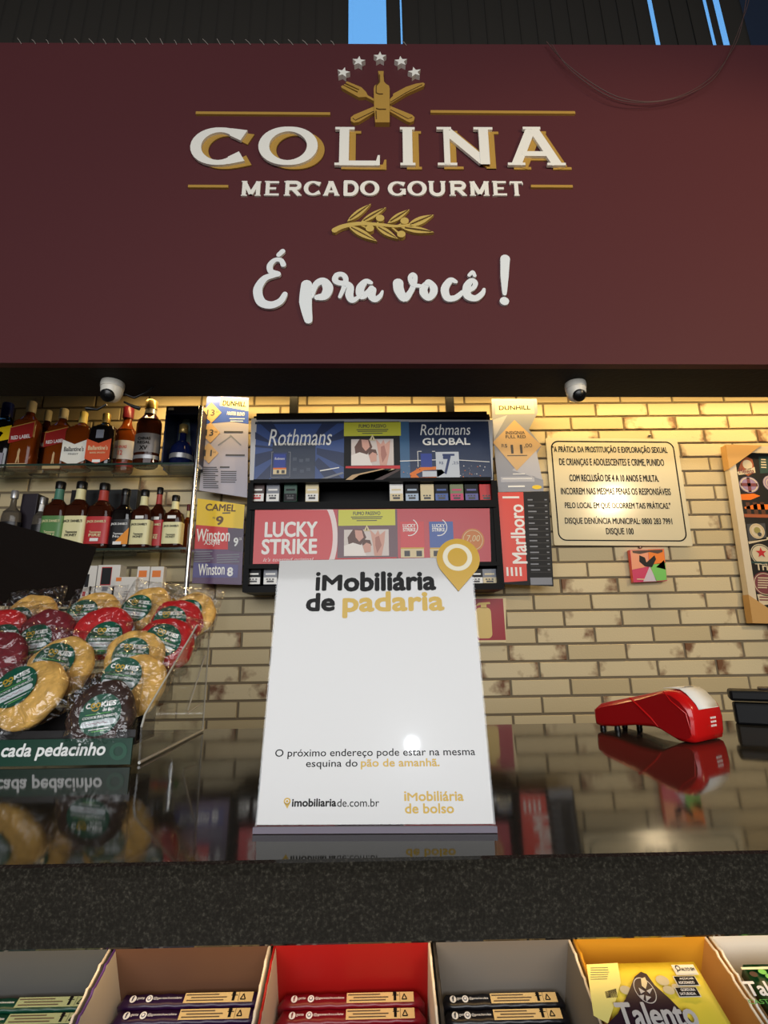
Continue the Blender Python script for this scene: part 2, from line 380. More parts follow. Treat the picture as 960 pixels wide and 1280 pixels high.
def slab_letter(mb, pl, ch, a0, b0, a1, b1, w_, off, th, m):
    W, H = a1-a0, b1-b0; st, se = SLAB[ch]
    T = lambda p: (a0+p[0]*W, b0+p[1]*H)
    for pts, k in st:
        q = [T(p) for p in pts]
        if k == 2:           # round letters: thick at the sides, thin above and below
            ws = [w_*(.62+.5*abs((p[0]-.5)/.43)**1.4) for p in pts]
        else: ws = [w_*(1 if k else .62)]*len(q)
        ribbon(mb, pl, q, ws, off, th, m, close=(ch == 'O'), endcap=False)
    for s_ in se:
        RB[0] = (RB[0]+1) % 9; off_ = off; off = off+.00025*RB[0]
        if isinstance(s_, list): mb.prism([pl.xyz(*T(p), off) for p in s_], -pl.n*th, m)
        elif len(s_) == 3:
            x0, x1, y = s_; h = w_*.16; c = T((0, y))[1]; c = min(max(c, b0+h), b1-h)
            mb.prism([pl.xyz(a, b, off) for a, b in ((a0+x0*W, c-h), (a0+x1*W, c-h), (a0+x1*W, c+h), (a0+x0*W, c+h))], -pl.n*th, m)
        else:
            x0, x1, y0, y1 = s_[:4]; mb.prism([pl.xyz(*T(p), off) for p in ((x0, y0), (x1, y0), (x1, y1), (x0+.6*(x1-x0), y1))], -pl.n*th, m)
        off = off_
def spline(pts, n=8):
    out = []; P_ = [np.array(p, float) for p in pts]
    for i in range(len(P_)-1):
        p0, p1, p2, p3 = P_[max(i-1, 0)], P_[i], P_[i+1], P_[min(i+2, len(P_)-1)]
        for k in range(n):
            t = k/n; out.append(.5*((2*p1)+(-p0+p2)*t+(2*p0-5*p1+4*p2-p3)*t*t+(-p0+3*p1-3*p2+p3)*t**3))
    out.append(P_[-1]); return out

#@@STRUCT
# ================================================================== THE ROOM
WALL = 2.1135
bl, bh, bx, bz = .2403, .0667, 1.3631, .9413+CZ
def struct(name, mb, bevel=0): return mb.build(name, kind='structure', bevel=bevel)
mb = MB(); mb.box((-3.5, -4, -.05), (3.5, 2.4, 0), M('floor_tile', (96, 90, 82), .3, var=.2, bscale=3)); struct('floor', mb)
mb = MB(); mb.box((-3.5, -4, 5.95), (3.5, 2.4, 6), M('dark_ceiling', (40, 38, 36), .8)); struct('ceiling', mb)
DW = M('dark_plaster', (86, 78, 70), .7)
mb = MB(); mb.box((-3.55, -4, 0), (-3.5, 2.4, 5.95), DW); struct('wall_left', mb)
mb = MB(); mb.box((3.5, -4, 0), (3.55, 2.4, 5.95), DW); struct('wall_right', mb)
mb = MB(); mb.box((-3.5, -4.05, 0), (3.5, -4, 5.95), DW); struct('wall_front', mb)
# back wall: glazed face bricks with grey mortar behind them
mb = MB(); mortar = M('mortar', (118, 106, 86), .9)
mb.box((-3.5, WALL+.006, 0), (3.5, WALL+.2, 2.62), mortar)
g = .0046; c = .002
for r in range(-6, 36):
    zc = bz-r*bh
    for k in range(-21, 10):
        xa = bx+(k+.5*(r % 2))*bl; x0, x1, z0, z1 = xa+g, xa+bl-g, zc-bh/2+g, zc+bh/2-g
        if x1 < -3.4 or x0 > 3.4 or z0 < .02: continue
        j = random.uniform(-.0012, .0012)
        y = WALL+j
        V = [(x0, WALL+.012, z0), (x1, WALL+.012, z0), (x1, WALL+.012, z1), (x0, WALL+.012, z1),
             (x0, y+c, z0), (x1, y+c, z0), (x1, y+c, z1), (x0, y+c, z1), (x0+c, y, z0+c), (x1-c, y, z0+c), (x1-c, y, z1-c), (x0+c, y, z1-c)]
        Fc = [[8, 9, 10, 11]]
        for i in range(4):
            q = (i+1) % 4; Fc += [[4+i, 4+q, 8+q, 8+i], [i, q, 4+q, 4+i]]
        mb.add(V, Fc, MATS['brick'])
struct('wall_back', mb)
# high window above the bricks
mb = MB(); fr = M('dark_window_frame', (30, 29, 28), .5)
for z0, z1 in ((2.62, 2.74), (5.65, 5.95)): mb.box((-3.5, WALL+.006, z0), (3.5, WALL+.12, z1), fr)
for xm in (-3.45, -1.1, 1.3, 3.45): mb.box((xm-.05, WALL+.01, 2.74), (xm+.05, WALL+.12, 5.65), fr)
win = struct('window_1', mb)
mb = MB(); mb.box((-3.4, WALL+.06, 2.74), (3.4, WALL+.064, 5.65), clear('window_glass', (1, 1, 1), .08, .02)); mb.build('pane', win)
# dark beam that carries the banner
zl, zr = .9021+CZ, .875+CZ
def zb(x): return zl+(zr-zl)*(x+1.24)/2.55
YB, YS = 1.5, 1.735
mb = MB(); beam = M('dark_beam', (30, 25, 20), .85, bump=.5, bscale=60)
mb.prism([(x, YB+.03, z) for x, z in ((-3.5, zb(-3.5)), (3.5, zb(3.5)), (3.5, 3.55), (-3.5, 3.55))], (0, YS-YB-.03, 0), beam); struct('trim_1', mb)

# ================================================================== VERTICAL BLIND
Yb = 2.03
slat = M('dark_blind_fabric', (52, 48, 42), .9, bump=.1, bscale=300)
bt = thing('vertical_blind', P(480, 20, Yb)*np.array([1, 1, 0])+np.array([0, 0, 2.8]), 'dark fabric vertical blind across the high window above the maroon banner', 'blind')
gaps = [(435.5, 483), (500.5, 502.5), (815.5, 819), (886, 888.5), (898, 905)]
segs = []; cur = -420
for a, b in gaps+[(932, 932)]: segs.append((cur, a)); cur = b
zb0, zb1 = 2.75, 5.4
for s0, s1 in segs:
    n = max(1, round((s1-s0)/21)); 
    xs0, xs1 = P(s0, 28, Yb)[0], P(s1, 28, Yb)[0]
    for i in range(n):
        xa, xb_ = xs0+(xs1-xs0)*i/n, xs0+(xs1-xs0)*(i+1)/n
        d = .012 if n > 1 else .004; mb = MB()
        ov = .022 if i < n-1 else 0
        N_ = 6; V = []
        for kk in range(N_+1):
            t = kk/N_; x = xa+(xb_+ov-xa)*t; y = Yb-d/2+d*t-.004*math.sin(PI*t)
            V += [(x, y, zb0), (x, y, zb1), (x, y+.001, zb0), (x, y+.001, zb1)]
        Fc = []
        for kk in range(N_):
            a = 4*kk; Fc += [[a, a+4, a+5, a+1], [a+6, a+2, a+3, a+7], [a+1, a+5, a+7, a+3], [a, a+2, a+6, a+4]]
        Fc += [[0, 1, 3, 2], [4*N_, 4*N_+2, 4*N_+3, 4*N_+1]]
        mb.add(V, Fc, slat, True); mb.build('slat', bt)
mb = MB(); mb.box((-2.6, Yb-.03, 5.4), (2.6, Yb+.03, 5.46), fr); mb.build('headrail', bt)
x0 = P(932, 28, Yb)[0]
mb = MB(); mb.box((x0, Yb+.01, zb0), (x0+.5, Yb+.012, zb1), M('navy_blind_fabric', (30, 44, 66), .9)); o = mb.build('slat', bt); o['label'] = 'dark navy slat at the right end'

# ================================================================== BANNER
bp = Plane((0, YB, CZ), (2.55, 0, zr-zl), (0, 0, 1))
MAROON = M('maroon_fabric', (88, 45, 48), .6, spec=.22, bump=.06, bscale=900)
bn = thing('shop_banner', (0, YB, zb(0)), 'wide maroon shop sign panel with raised white and gold lettering over the counter', 'sign')
mb = MB(); top = [P(-400, 52, YB), P(1400, 58, YB)]
zt = lambda x: top[0][2]+(top[1][2]-top[0][2])*(x-top[0][0])/(top[1][0]-top[0][0])
mb.prism([(-3.2, YB, zb(-3.2)), (3.2, YB, zb(3.2)), (3.2, YB, zt(3.2)), (-3.2, YB, zt(-3.2))], (0, .03, 0), MAROON)
mb.build('panel', bn)
LW = M('letter_white', (246, 243, 232), .4); LG = M('letter_gold', (186, 146, 70), .4)
def bab(u, v): return bp.ab(u, v)
for ch, u0, u1 in (('C', 241.5, 309), ('O', 326, 396), ('L', 419, 476.5), ('I', 499, 519.5), ('N', 546, 616), ('A', 632, 703)):
    a0, b0, a1, b1 = bp.rc(u0, 163.5, u1, 211); ww = .036
    m1 = MB(); slab_letter(m1, bp, ch, a0, b0, a1, b1, ww, .014, .010, LW); lo = m1.build('letter', bn)
    m2 = MB(); sh = .0245
    slab_letter(m2, bp, ch, a0+sh, b0-.008, a1+sh, b1-.008, ww, .004, .0045, LG); so = m2.build('letter_shadow', lo); so['label'] = 'gold drop shadow behind the white letter'
def word(txt, ubounds, v0, v1, ww, off=.006, th=.006):
    for ch, (u0, u1) in zip(txt, ubounds):
        a0, b0, a1, b1 = bp.rc(u0, v0, u1, v1); m1 = MB(); slab_letter(m1, bp, ch, a0, b0, a1, b1, ww, off, th, LW); m1.build('letter', bn)
Z1 = lambda q: 220+q/1.846
word('MERCADO', [(Z1(a), Z1(b)) for a, b in ((152, 197), (205, 241), (250, 291), (298, 335), (340, 378), (385, 421), (427, 467))], 228.5, 246.5, .0145)
word('GOURMET', [(Z1(a), Z1(b)) for a, b in ((491, 530), (536, 576), (582, 622), (630, 670), (677, 722), (729, 764), (769, 800))], 228.5, 246.5, .0145)
for u0, u1, v in ((245.5, 413, 144), (538, 718, 142.5), (236, 286, 235), (663, 715, 235)):
    mb = MB(); a0, b0, a1, b1 = bp.rc(u0, v-1.6, u1, v+1.6)
    mb.prism([bp.xyz(a, b, .008) for a, b in ((a0, b0), (a1, b0), (a1, b1), (a0, b1))], -bp.n*.008, LG); mb.build('gold_rule', bn)
for u, v, rot in ((429.6, 96.5, -12), (448.6, 82.5, -6), (475, 77, 0), (501, 82.5, 6), (518, 96, 12)):
    c0 = bab(u, v); R = .0265; mb = MB()
    pts = [(c0[0]+(R if i % 2 == 0 else R*.42)*math.cos(math.radians(90+36*i+rot)), c0[1]+(R if i % 2 == 0 else R*.42)*math.sin(math.radians(90+36*i+rot))) for i in range(10)]
    mb.prism([bp.xyz(a, b, .018) for a, b in pts], -bp.n*.018, LW); mb.build('star', bn)
E2 = lambda x, y: bab(420+x/8, 60+y/8)
DKG = M('emblem_groove', (92, 66, 30), .5)
def raised(name, polys, parent, off=.012, m=LG, grooves=()):
    mb = MB()
    for q in polys: mb.prism([bp.xyz(*E2(*p), off) for p in q], -bp.n*off, m)
    for q in grooves:
        a = [E2(*p) for p in q]; ribbon(mb, bp, a, [.0035]*len(a), off+.0006, .0006, DKG, endcap=False)
    return mb.build(name, parent)
raised('bottle_emblem', [[(420, 280), (476, 280), (474, 320), (480, 385), (500, 408), (528, 425), (536, 455), (536, 790), (392, 790), (382, 640), (378, 455), (386, 425), (412, 410), (430, 385), (430, 320)]], bn, .018,
       grooves=([(436, 320), (436, 390), (402, 430), (402, 500), (430, 512), (470, 512)], [(400, 655), (430, 664), (500, 664)], [(400, 680), (404, 760)]))
raised('fork_emblem', [[(112, 366), (255, 425), (300, 470), (318, 505), (390, 545), (385, 565), (300, 520), (230, 525), (60, 430), (52, 415), (70, 405), (215, 480), (222, 468), (80, 400), (86, 392), (228, 456), (234, 446), (98, 380)],
                       [(538, 610), (760, 700), (785, 725), (775, 760), (740, 775), (710, 765), (536, 665)]], bn,
       grooves=([(545, 650), (720, 740), (760, 725)],))
raised('knife_emblem', [[(536, 545), (570, 510), (570, 490), (700, 420), (800, 388), (870, 378), (886, 390), (875, 412), (700, 490), (540, 590)],
                        [(390, 612), (180, 700), (150, 725), (150, 760), (180, 778), (230, 770), (390, 670)]], bn,
       grooves=([(545, 575), (700, 480), (860, 400)], [(170, 735), (195, 755), (380, 665)]))
# olive branch
O2 = lambda x, y: bab(300+x/2.667, 250+y/2.667)
mb = MB(); OG = M('olive_gold', (206, 178, 98), .4)
st = [O2(*p) for p in spline([(316, 110), (345, 97), (400, 88), (470, 92), (520, 97), (570, 92)], 5)]
ribbon(mb, bp, st, [.02-.012*i/len(st) for i in range(len(st))], .012, .012, OG)
for b_, t_, wd in (((358, 80), (437, 21), 20), ((402, 84), (487, 33), 19), ((492, 86), (565, 40), 20), ((556, 96), (645, 58), 26), ((536, 100), (646, 116), 21), ((360, 94), (457, 146), 23), ((452, 94), (526, 138), 21)):
    b_, t_ = np.array(b_, float), np.array(t_, float); d = t_-b_; n = np.array([-d[1], d[0]])/np.linalg.norm(d)
    L = [b_+d*t+n*wd/2*math.sin(PI*t**.85)*1 for t in np.linspace(0, 1, 9)]; R = [b_+d*t-n*wd/2*math.sin(PI*t**.85) for t in np.linspace(0, 1, 9)][1:-1][::-1]
    mb.prism([bp.xyz(*O2(*p), .012) for p in L+R], -bp.n*.012, OG)
    q = [O2(*(b_+d*t)) for t in (.12, .5, .92)]; ribbon(mb, bp, q, [.004, .005, .002], .0128, .0008, DKG, endcap=False)
for cx, cy, tx, ty in ((467, 72, 455, 90), (548, 81, 520, 97), (433, 106, 400, 90), (537, 125, 505, 98)):
    ce = [(cx+14*math.cos(2*PI*i/16), cy+11*math.sin(2*PI*i/16)) for i in range(16)]
    mb.prism([bp.xyz(*O2(*p), .016) for p in ce], -bp.n*.016, OG)
    ribbon(mb, bp, [O2(tx, ty), O2(cx, cy)], [.006, .006], .01, .01, OG)
mb.build('olive_branch', bn)
# brush script line
SW = M('script_white', (234, 240, 242), .4)
def script(strokes, name='script_letter'):
    mb = MB()
    for pts, wd in strokes:
        q = spline(pts, 7); n = len(q)
        if isinstance(wd, (int, float)): wd = [wd]*len(pts)
        ws = [float(np.interp(i/(n-1)*(len(pts)-1), range(len(pts)), wd)) for i in range(n)]
        k = .00142
        ribbon(mb, bp, [O2(*p) for p in q], [x*k for x in ws], .009, .009, SW)
    mb.build(name, bn)
script([([(131, 190), (144, 178)], [12, 13])], 'script_accent')
script([([(146, 222), (138, 208), (118, 208), (102, 226), (106, 246), (130, 254), (118, 258), (84, 270), (62, 306), (72, 346), (104, 358), (136, 346), (152, 322)], [14, 12, 12, 15, 15, 13, 13, 17, 22, 23, 20, 17, 13])])
A1_ = lambda L: [(186.7+x/3, 213.4+y/3) for x, y in L]
A2_ = lambda L: [(493.4+x*.4445, 200+y*.4445) for x, y in L]
k3 = lambda L: [x/3 for x in L]
k6 = lambda L: [x*.4445 for x in L]
script([(A1_([(110, 228), (100, 400), (128, 580)]), k3([80, 92, 58])), (A1_([(160, 340), (200, 225), (272, 190), (322, 255), (290, 335), (215, 352)]), k3([32, 48, 62, 78, 66, 44]))])
script([(A1_([(440, 345), (482, 250), (500, 170), (468, 125), (412, 130), (392, 178), (432, 208), (510, 218), (545, 255), (535, 330), (562, 382), (612, 362), (650, 330)]), k3([26, 36, 40, 40, 42, 44, 42, 44, 52, 60, 48, 32, 24]))])
script([(A1_([(750, 205), (700, 192), (648, 250), (642, 310), (668, 342), (722, 300), (756, 262)]), k3([30, 44, 62, 62, 52, 42, 44])), (A1_([(768, 278), (756, 335), (792, 372), (842, 338), (864, 292)]), k3([54, 60, 50, 34, 18]))])
script([(A2_([(75, 188), (82, 240), (122, 302), (166, 256), (194, 195), (202, 142), (182, 124), (164, 152), (186, 200), (240, 212)]), k6([58, 56, 44, 32, 30, 26, 24, 26, 28, 22]))])
script([(A2_([(305, 180), (268, 220), (268, 265), (302, 302), (338, 262), (338, 218), (305, 180), (290, 190)]), k6([30, 44, 46, 32, 42, 42, 30, 30]))])
script([(A2_([(505, 178), (465, 168), (424, 230), (442, 298), (500, 300), (555, 258)]), k6([22, 36, 46, 42, 34, 26]))])
script([(A2_([(566, 262), (630, 230), (652, 190), (622, 170), (588, 215), (592, 282), (650, 304), (700, 270), (715, 238)]), k6([20, 26, 28, 30, 44, 46, 38, 30, 18]))])
script([(A2_([(605, 130), (630, 107), (646, 134)]), k6([20, 22, 20]))], 'script_accent')
script([([(882, 202), (880, 260), (880, 318)], [24, 20, 10]), ([(879, 342), (880, 343)], [22, 22])], 'exclamation_mark')
# lacing along the top edge
mb = MB(); lace = M('lacing_cord', (170, 160, 150), .7)
for i in range(28):
    u = 22+17.8*i
    if 430 < u < 490: continue
    v = 53+u*.004; dd = random.uniform(3, 7)
    mb.tube([P(u, v-random.uniform(3, 6), YB-.004), P(u+dd*.5, v-2, YB-.006), P(u+dd, v+2, YB-.002)], .0011, lace, 5)
mb.build('lacing_cord', bn)
# loose wire hanging in front of the banner's right end
mb = MB(); wire = M('loose_wire', (92, 70, 66), .5)
A_ = spline([(683, 52), (706, 78), (740, 104), (775, 122), (815, 127), (855, 118), (890, 96), (912, 68), (925, 40), (934, -8)], 8)
mb.tube([P(u, v, YB-.02) for u, v in A_], .0017, wire, 6)
A_ = spline([(690, 56), (716, 90), (770, 124), (830, 126), (880, 108), (906, 78), (930, 20), (938, -8)], 8)
mb.tube([P(u, v, YB-.03) for u, v in A_], .0014, wire, 6)
tag(mb.build('hanging_wire', loc=P(815, 127, YB-.02)), 'thin loose wire loop dangling over the upper right of the maroon banner', 'wire')

# ================================================================== DOME CAMERAS
def cctv(u, v, size, label, cable):
    top_ = P(u, v, 1.63); x = top_[0]; z = zb(x); c = np.array([x, 1.63, z]); s_ = size
    t = thing('dome_camera', c, label, 'security camera', 'dome cameras under the beam')
    mb = MB(); mb.ring([(.048*s_, 0), (.05*s_, -.012*s_), (.049*s_, -.03*s_)], WHITEP, c, 28); mb.build('mounting_base', t)
    mb = MB(); mb.ring([(.047*s_, -.0301*s_), (.046*s_, -.05*s_), (.038*s_, -.075*s_), (.026*s_, -.088*s_), (.01*s_, -.095*s_)], WHITEP, c, 28); h = mb.build('eyeball_housing', t)
    # lens window facing the viewer
    d = np.array([-.1*0, -.82, -.57]); d /= np.linalg.norm(d); ax = np.cross(d, (0, 0, 1)); ax /= np.linalg.norm(ax); ay = np.cross(ax, d)
    lc = c+np.array([0, 0, -.058*s_])+d*.040*s_
    mb = MB(); R = .029*s_
    V = []; Fc = []
    for j, (rr, dz) in enumerate(((1.0, -.02*s_), (1, .006*s_), (.85, .008*s_), (.6, .012*s_), (.3, .015*s_), (.05, .016*s_))):
        for i in range(20):
            a = 2*PI*i/20; V.append(lc+(ax*math.cos(a)+ay*math.sin(a))*R*rr+d*dz)
    for j in range(5):
        for i in range(20): Fc.append([j*20+i, j*20+(i+1) % 20, j*20+20+(i+1) % 20, j*20+20+i])
    Fc = [f[::-1] for f in Fc]; mb.add(V, Fc, BLACKP, True); mb.build('lens_window', t)
    if cable:
        mb = MB()
        mb.tube([c+np.array(p) for p in ((.03, .03, -.03), (.06, .04, -.04), (.10, .04, -.02), (.13, .03, -.005))], .004, BLACKP, 6); mb.build('cable', t); mb = MB()
        mb.tube([c+np.array(p) for p in ((-.03, .03, -.07), (-.06, .03, -.09), (-.1, .03, -.085))], [.004, .004, .008], BLACKP, 6); mb.build('cable', t); mb = MB()
        mb.tube([c+np.array(p) for p in ((.03, .03, -.06), (.06, .035, -.075), (.085, .04, -.082))], [.003, .006, .008], BLACKP, 6)
        mb.build('cable', t)
cctv(140, 488, .78, 'white dome camera with dangling cables over the left bottle shelves', True)
cctv(719, 480, .74, 'white dome camera hanging above the rectangular notice plate on the right', False)
#@@SHELF
# ================================================================== COUNTER
CT = CZ-.16486; CB = CZ-.2198; YF = .442; YR = 1.064
mb = MB()
prof = [(YF+.006, CT), (YF+.0025, CT-.0012), (YF+.0005, CT-.004), (YF, CT-.008), (YF, CB+.002), (YF+.002, CB), (YR, CB), (YR, CT)]
mb.prism([(-1.6, y, z) for y, z in prof], (3.2, 0, 0), MATS['granite'])
tag(mb.build('countertop', loc=(0, .75, CB)), 'thick dark speckled granite counter slab with polished top', 'counter')
cab = M('counter_cabinet', (58, 46, 38), .5)
mb = MB(); mb.box((-1.55, .62, 0), (1.55, 1.04, CB), cab); tag(mb.build('counter_base', loc=(0, .8, 0)), 'dark cabinet carrying the granite counter behind the chocolate boxes', 'cabinet')

# ================================================================== GLASS SHELVES WITH BOTTLES
YS0, YS1 = 1.89, 2.095
ZT, ZM = P(120, 579, YS0)[2], P(190, 684.5, YS0)[2]
ZL = P(150, 760, YS0)[2]
gl = clear('shelf_glass', (.93, .96, .93), .035, .03); ge = M('shelf_glass_edge', (40, 58, 50), .15)
XL, XR = -1.75, -.728
for z, lab in ((ZT, 'upper clear glass shelf holding the whisky bottles'), (ZM, 'middle clear glass shelf holding the square flavoured whiskey bottles'), (ZL, 'lowest glass shelf holding the small white accessory boxes')):
    t = thing('glass_shelf', ((XL+XR)/2, YS0, z), lab, 'shelf', 'glass wall shelves')
    mb = MB(); mb.box((XL, YS0+.002, z-.008), (XR, YS1, z), gl); mb.build('pane', t)
    mb = MB(); mb.box((XL, YS0, z-.008), (XR, YS0+.002, z), ge); mb.build('front_edge', t)
mb = MB(); px_ = P(244, 610, 1.885)[0]
mb.tube([(px_, 1.878, ZL-.06), (px_, 1.878, zb(px_)+.03)], .009, CHROME, 14)
for z in (ZT, ZM, ZL): mb.box((px_-.006, 1.878, z-.016), (px_+.006, 1.93, z-.009), CHROME)
tag(mb.build('shelf_pole', loc=(px_, 1.878, ZL)), 'slim chrome upright pole at the right end of the glass shelves', 'pole')

BASP = .62
def B(name, rgb, **k): return M(name, rgb, rough=.06, spec=.6, **k)
AMBER = B('amber_whisky', (128, 58, 14), trans=.4, ior=1.3); DAMBER = B('dark_amber_whisky', (58, 24, 12), trans=.2, ior=1.3)
DARKGL = B('dark_bottle_glass', (18, 14, 14)); BLUEGL = B('blue_bottle_glass', (14, 22, 60)); PALEGL = B('clear_bottle_glass', (120, 112, 100), trans=.6, ior=1.3)
def pframe(c, rot=0):
    """plane facing the viewer at point c"""
    return Plane(c, (math.cos(rot), math.sin(rot), 0), (0, 0, 1))
def bottle(shelf_z, uc, vtop, wpx, Yc, kind, label, body, cap, labels=(), neck=None, sh=.60, square=True, capfrac=.12, group='whisky bottles on the glass shelves', neckw=.30, rot=0, tilt_label=None, tagpx=None):
    p = P(uc, vtop, Yc); q = PZ(uc, 0, 0) if 0 else None
    x = p[0]
    # x at the base: keep the bottle upright, centred on the pixel column half way up
    H = p[2]-shelf_z
    Wd = (P(uc+wpx/2, vtop+40, Yc)-P(uc-wpx/2, vtop+40, Yc))[0]; R = Wd/2
    base = np.array([P(uc, vtop+38, Yc)[0], Yc, shelf_z+.001]); k = 7 if square else 2
    t = thing('whisky_bottle', base, label, 'bottle', group)
    hs = H*sh; hn = H*(sh+.13); rn = R*neckw; hc = H*(1-capfrac)
    m1 = MB()
    m1.ring([(R*.82, 0), (R*.96, .006), (R, .014), (R, hs*.93), (R*.97, hs), (R*.88, hs+.012)], body, base, 28, k, BASP, rot)
    m1.ring([(R*.88, hs+.012), (R*.66, hs+(hn-hs)*.62), (rn*1.15, hn), (rn, hn+.012), (rn*.95, hc)], body, base, 28, 2.6 if square else 2, BASP+.3*(1-BASP), rot)
    bo = m1.build('glass', t)
    m2 = MB(); m2.ring([(rn*1.16, hc-.002), (rn*1.2, hc+.004), (rn*1.2, H-.004), (rn*1.05, H)], cap, base, 20); m2.build('cap', t)
    if neck is not None:
        m3 = MB(); m3.ring([(rn*1.19, hn+.0), (rn*1.08, hn+.012), (rn*1.03, hc-.004)], neck, base, 20); m3.build('neck_label', t)
    fr_ = R*1.0
    for lb in labels:
        m4 = MB(); lb(m4, base, R, H, hs, rot)
        m4.build('label', t)
    if tagpx:
        m5 = MB(); pl = pframe(base+np.array([0, -R*BASP-.004, 0])); c0 = (0, tagpx*H)
        m5.prism([pl.xyz(c0[0]+a, c0[1]+b) for a, b in ((-.016, -.006), (.016, -.006), (.016, .006), (-.016, .006))], -pl.n*.001, WHITE)
        m5.build('price_sticker', t)
    return t
def wrap(f0, f1, m, k=7, txt=(), ink=WHITE, fw=.86, grow=.0012, bars=0):
    """label wrapped round the body between heights f0..f1 (of body height), with lettering on the face"""
    def go(mb, base, R, H, hs, rot):
        z0, z1 = hs*f0, hs*f1
        mb.ring([(R+grow, z0), (R+grow, z1)], m, base, 28, k, BASP, rot, caps=False)
        pl = pframe(base+np.array([0, -(R+grow)*BASP-.0012, 0]), rot); ik = Ink(mb, pl)
        for (s_, y0, y1, w_) in txt: ik.tab(s_, -R*w_, z0+(z1-z0)*y0, R*w_, z0+(z1-z0)*y1, ink, 1, .02)
        for i in range(bars): ik.rab(-R*.5, z0+(z1-z0)*(.1+.08*i), R*.5, z0+(z1-z0)*(.13+.08*i), ink, 1)
    return go
def face(pts, m, txt=(), ink=WHITE, rim=None):
    """flat face label; pts and text in units of half-width (x) and body height (y)"""
    def go(mb, base, R, H, hs, rot):
        pl = pframe(base+np.array([0, -R*BASP-.0006, 0]), rot)
        if rim: mb.prism([pl.xyz(x*R*1.04, y*hs+(.004 if y > .5 else -.004), .0006) for x, y in pts], -pl.n*.0005, rim)
        mb.prism([pl.xyz(x*R, y*hs, .0014) for x, y in pts], -pl.n*.0008, m)
        ik = Ink(mb, pl, base=.0014)
        for (s_, x0, y0, x1, y1, rr) in txt: ik.tab(s_, x0*R, y0*hs, x1*R, y1*hs, ink, 1, .015, rot=rr)
    return go
def blob(pts, m):
    def go(mb, base, R, H, hs, rot):
        pl = pframe(base+np.array([0, -R*BASP-.0006, 0]), rot); mb.prism([pl.xyz(x*R, y*hs, .001) for x, y in pts], -pl.n*.0008, m)
    return go
RLAB = M('dark_red_label', (150, 30, 26), .35); SILV = M('silver_label', (170, 170, 172), .3, .6); CRLAB = M('cream_label', (228, 222, 170), .4)
GRLAB = M('green_label', (86, 132, 76), .4); RDLAB = M('bright_red_label', (186, 44, 48), .4); BKLAB = M('black_label', (22, 22, 24), .35)
ORLAB = M('orange_label', (206, 84, 44), .35); BLUECAP = M('blue_cap', (40, 46, 104), .3); GOLDCAP = M('gold_cap', (176, 150, 90), .3, .6)
MAR = M('maroon_cap', (96, 22, 34), .35); GRNK = M('teal_neck_label', (70, 122, 104), .4); REDNK = M('red_neck_label', (170, 62, 54), .4)
slant = lambda y0, y1: [(-.98, y0), (.98, y0+.13), (.98, y1+.13), (-.98, y1)]
figure = [(-.12, .1), (-.02, .1), (.04, .2), (.12, .1), (.2, .1), (.12, .25), (.14, .38), (.02, .42), (-.06, .34), (-.05, .24)]
jw_txt = [('RED LABEL', -.8, .62, .8, .70, .11)]
bottle(ZT, 4, 505, 36, 2.0, 'a', 'whisky bottle with blue cap and slanted yellow label, leftmost on the upper shelf', DARKGL, BLUECAP,
       [blob(slant(.52, .82), YEL), blob([(-.9, .05), (.75, .05), (.75, .36), (-.9, .36)], M('grey_violet_label', (150, 146, 156), .4)), blob([(-.5, .66), (-.1, .7), (.2, .64), (.5, .78), (.3, .82), (0, .74), (-.4, .74)], BLACK)], capfrac=.2, sh=.66)
for uc, vt, wp, lab, yy in ((34, 503, 29, 'largest square whisky bottle with slanted red label, right after the yellow-labelled one', 1.965), (55, 514, 22, 'smaller slanted red label bottle squeezed between two others on the upper shelf', 2.045), (75, 512, 27, 'slanted red label bottle standing beside the white-labelled round-shouldered bottle', 1.99)):
    bottle(ZT, uc, vt, wp, yy, 'r', lab, AMBER if wp > 25 else DAMBER, GOLDCAP if wp > 30 else M('cream_cap', (206, 196, 166), .4), [face(slant(.52, .86), RLAB, jw_txt, WHITE, LG), blob([(-.8, .02), (.8, .02), (.8, .09), (-.8, .09)], TAN), blob(figure, TAN)], capfrac=.16, sh=.66, neckw=.32)
chev = [(-.97, .2), (0, .06), (.97, .2), (.97, .72), (0, .6), (-.97, .72)]
bottle(ZT, 100, 516, 31, 1.98, 'b', 'amber whisky bottle with white chevron label and yellow cap on the upper shelf', AMBER, M('yellow_white_cap', (226, 206, 120), .4),
       [face(chev, M('white_label', (228, 226, 214), .4), [('Ballantine\'s', -.78, .42, .78, .54, 0), ('FINEST', -.4, .33, .4, .37, 0)], CHARC), blob([(-.97, .2), (0, .06), (.97, .2), (.97, .27), (0, .14), (-.97, .27)], M('yellow_orange_label', (232, 160, 40), .4))], sh=.66, capfrac=.19, neckw=.26)
bottle(ZT, 129, 518, 31, 1.96, 'b', 'black whisky bottle with orange-red chevron label on the upper shelf', DARKGL, GOLDCAP,
       [face(chev, ORLAB, [('Ballantine\'s', -.78, .42, .78, .54, 0), ('BARREL SMOOTH', -.6, .33, .6, .37, 0)], CREAM), blob([(-.97, .2), (0, .06), (.97, .2), (.97, .25), (0, .12), (-.97, .25)], RLAB), blob([(-.3, .74), (.3, .74), (.3, .96), (-.3, .96)], GREY)], sh=.68, capfrac=.17, neckw=.26, tagpx=.09)
bottle(ZT, 157, 510, 26, 2.03, 'c', 'round amber whisky bottle with maroon cap and silver-white oval label', AMBER, MAR,
       [wrap(.32, .78, M('silver_white_label', (206, 200, 190), .35), 2, [('CHIVAS', .55, .72, .55), ('12', .2, .45, .2)], RDLAB), wrap(.14, .24, RLAB, 2)], square=False, sh=.6, capfrac=.17, neck=None, neckw=.42)
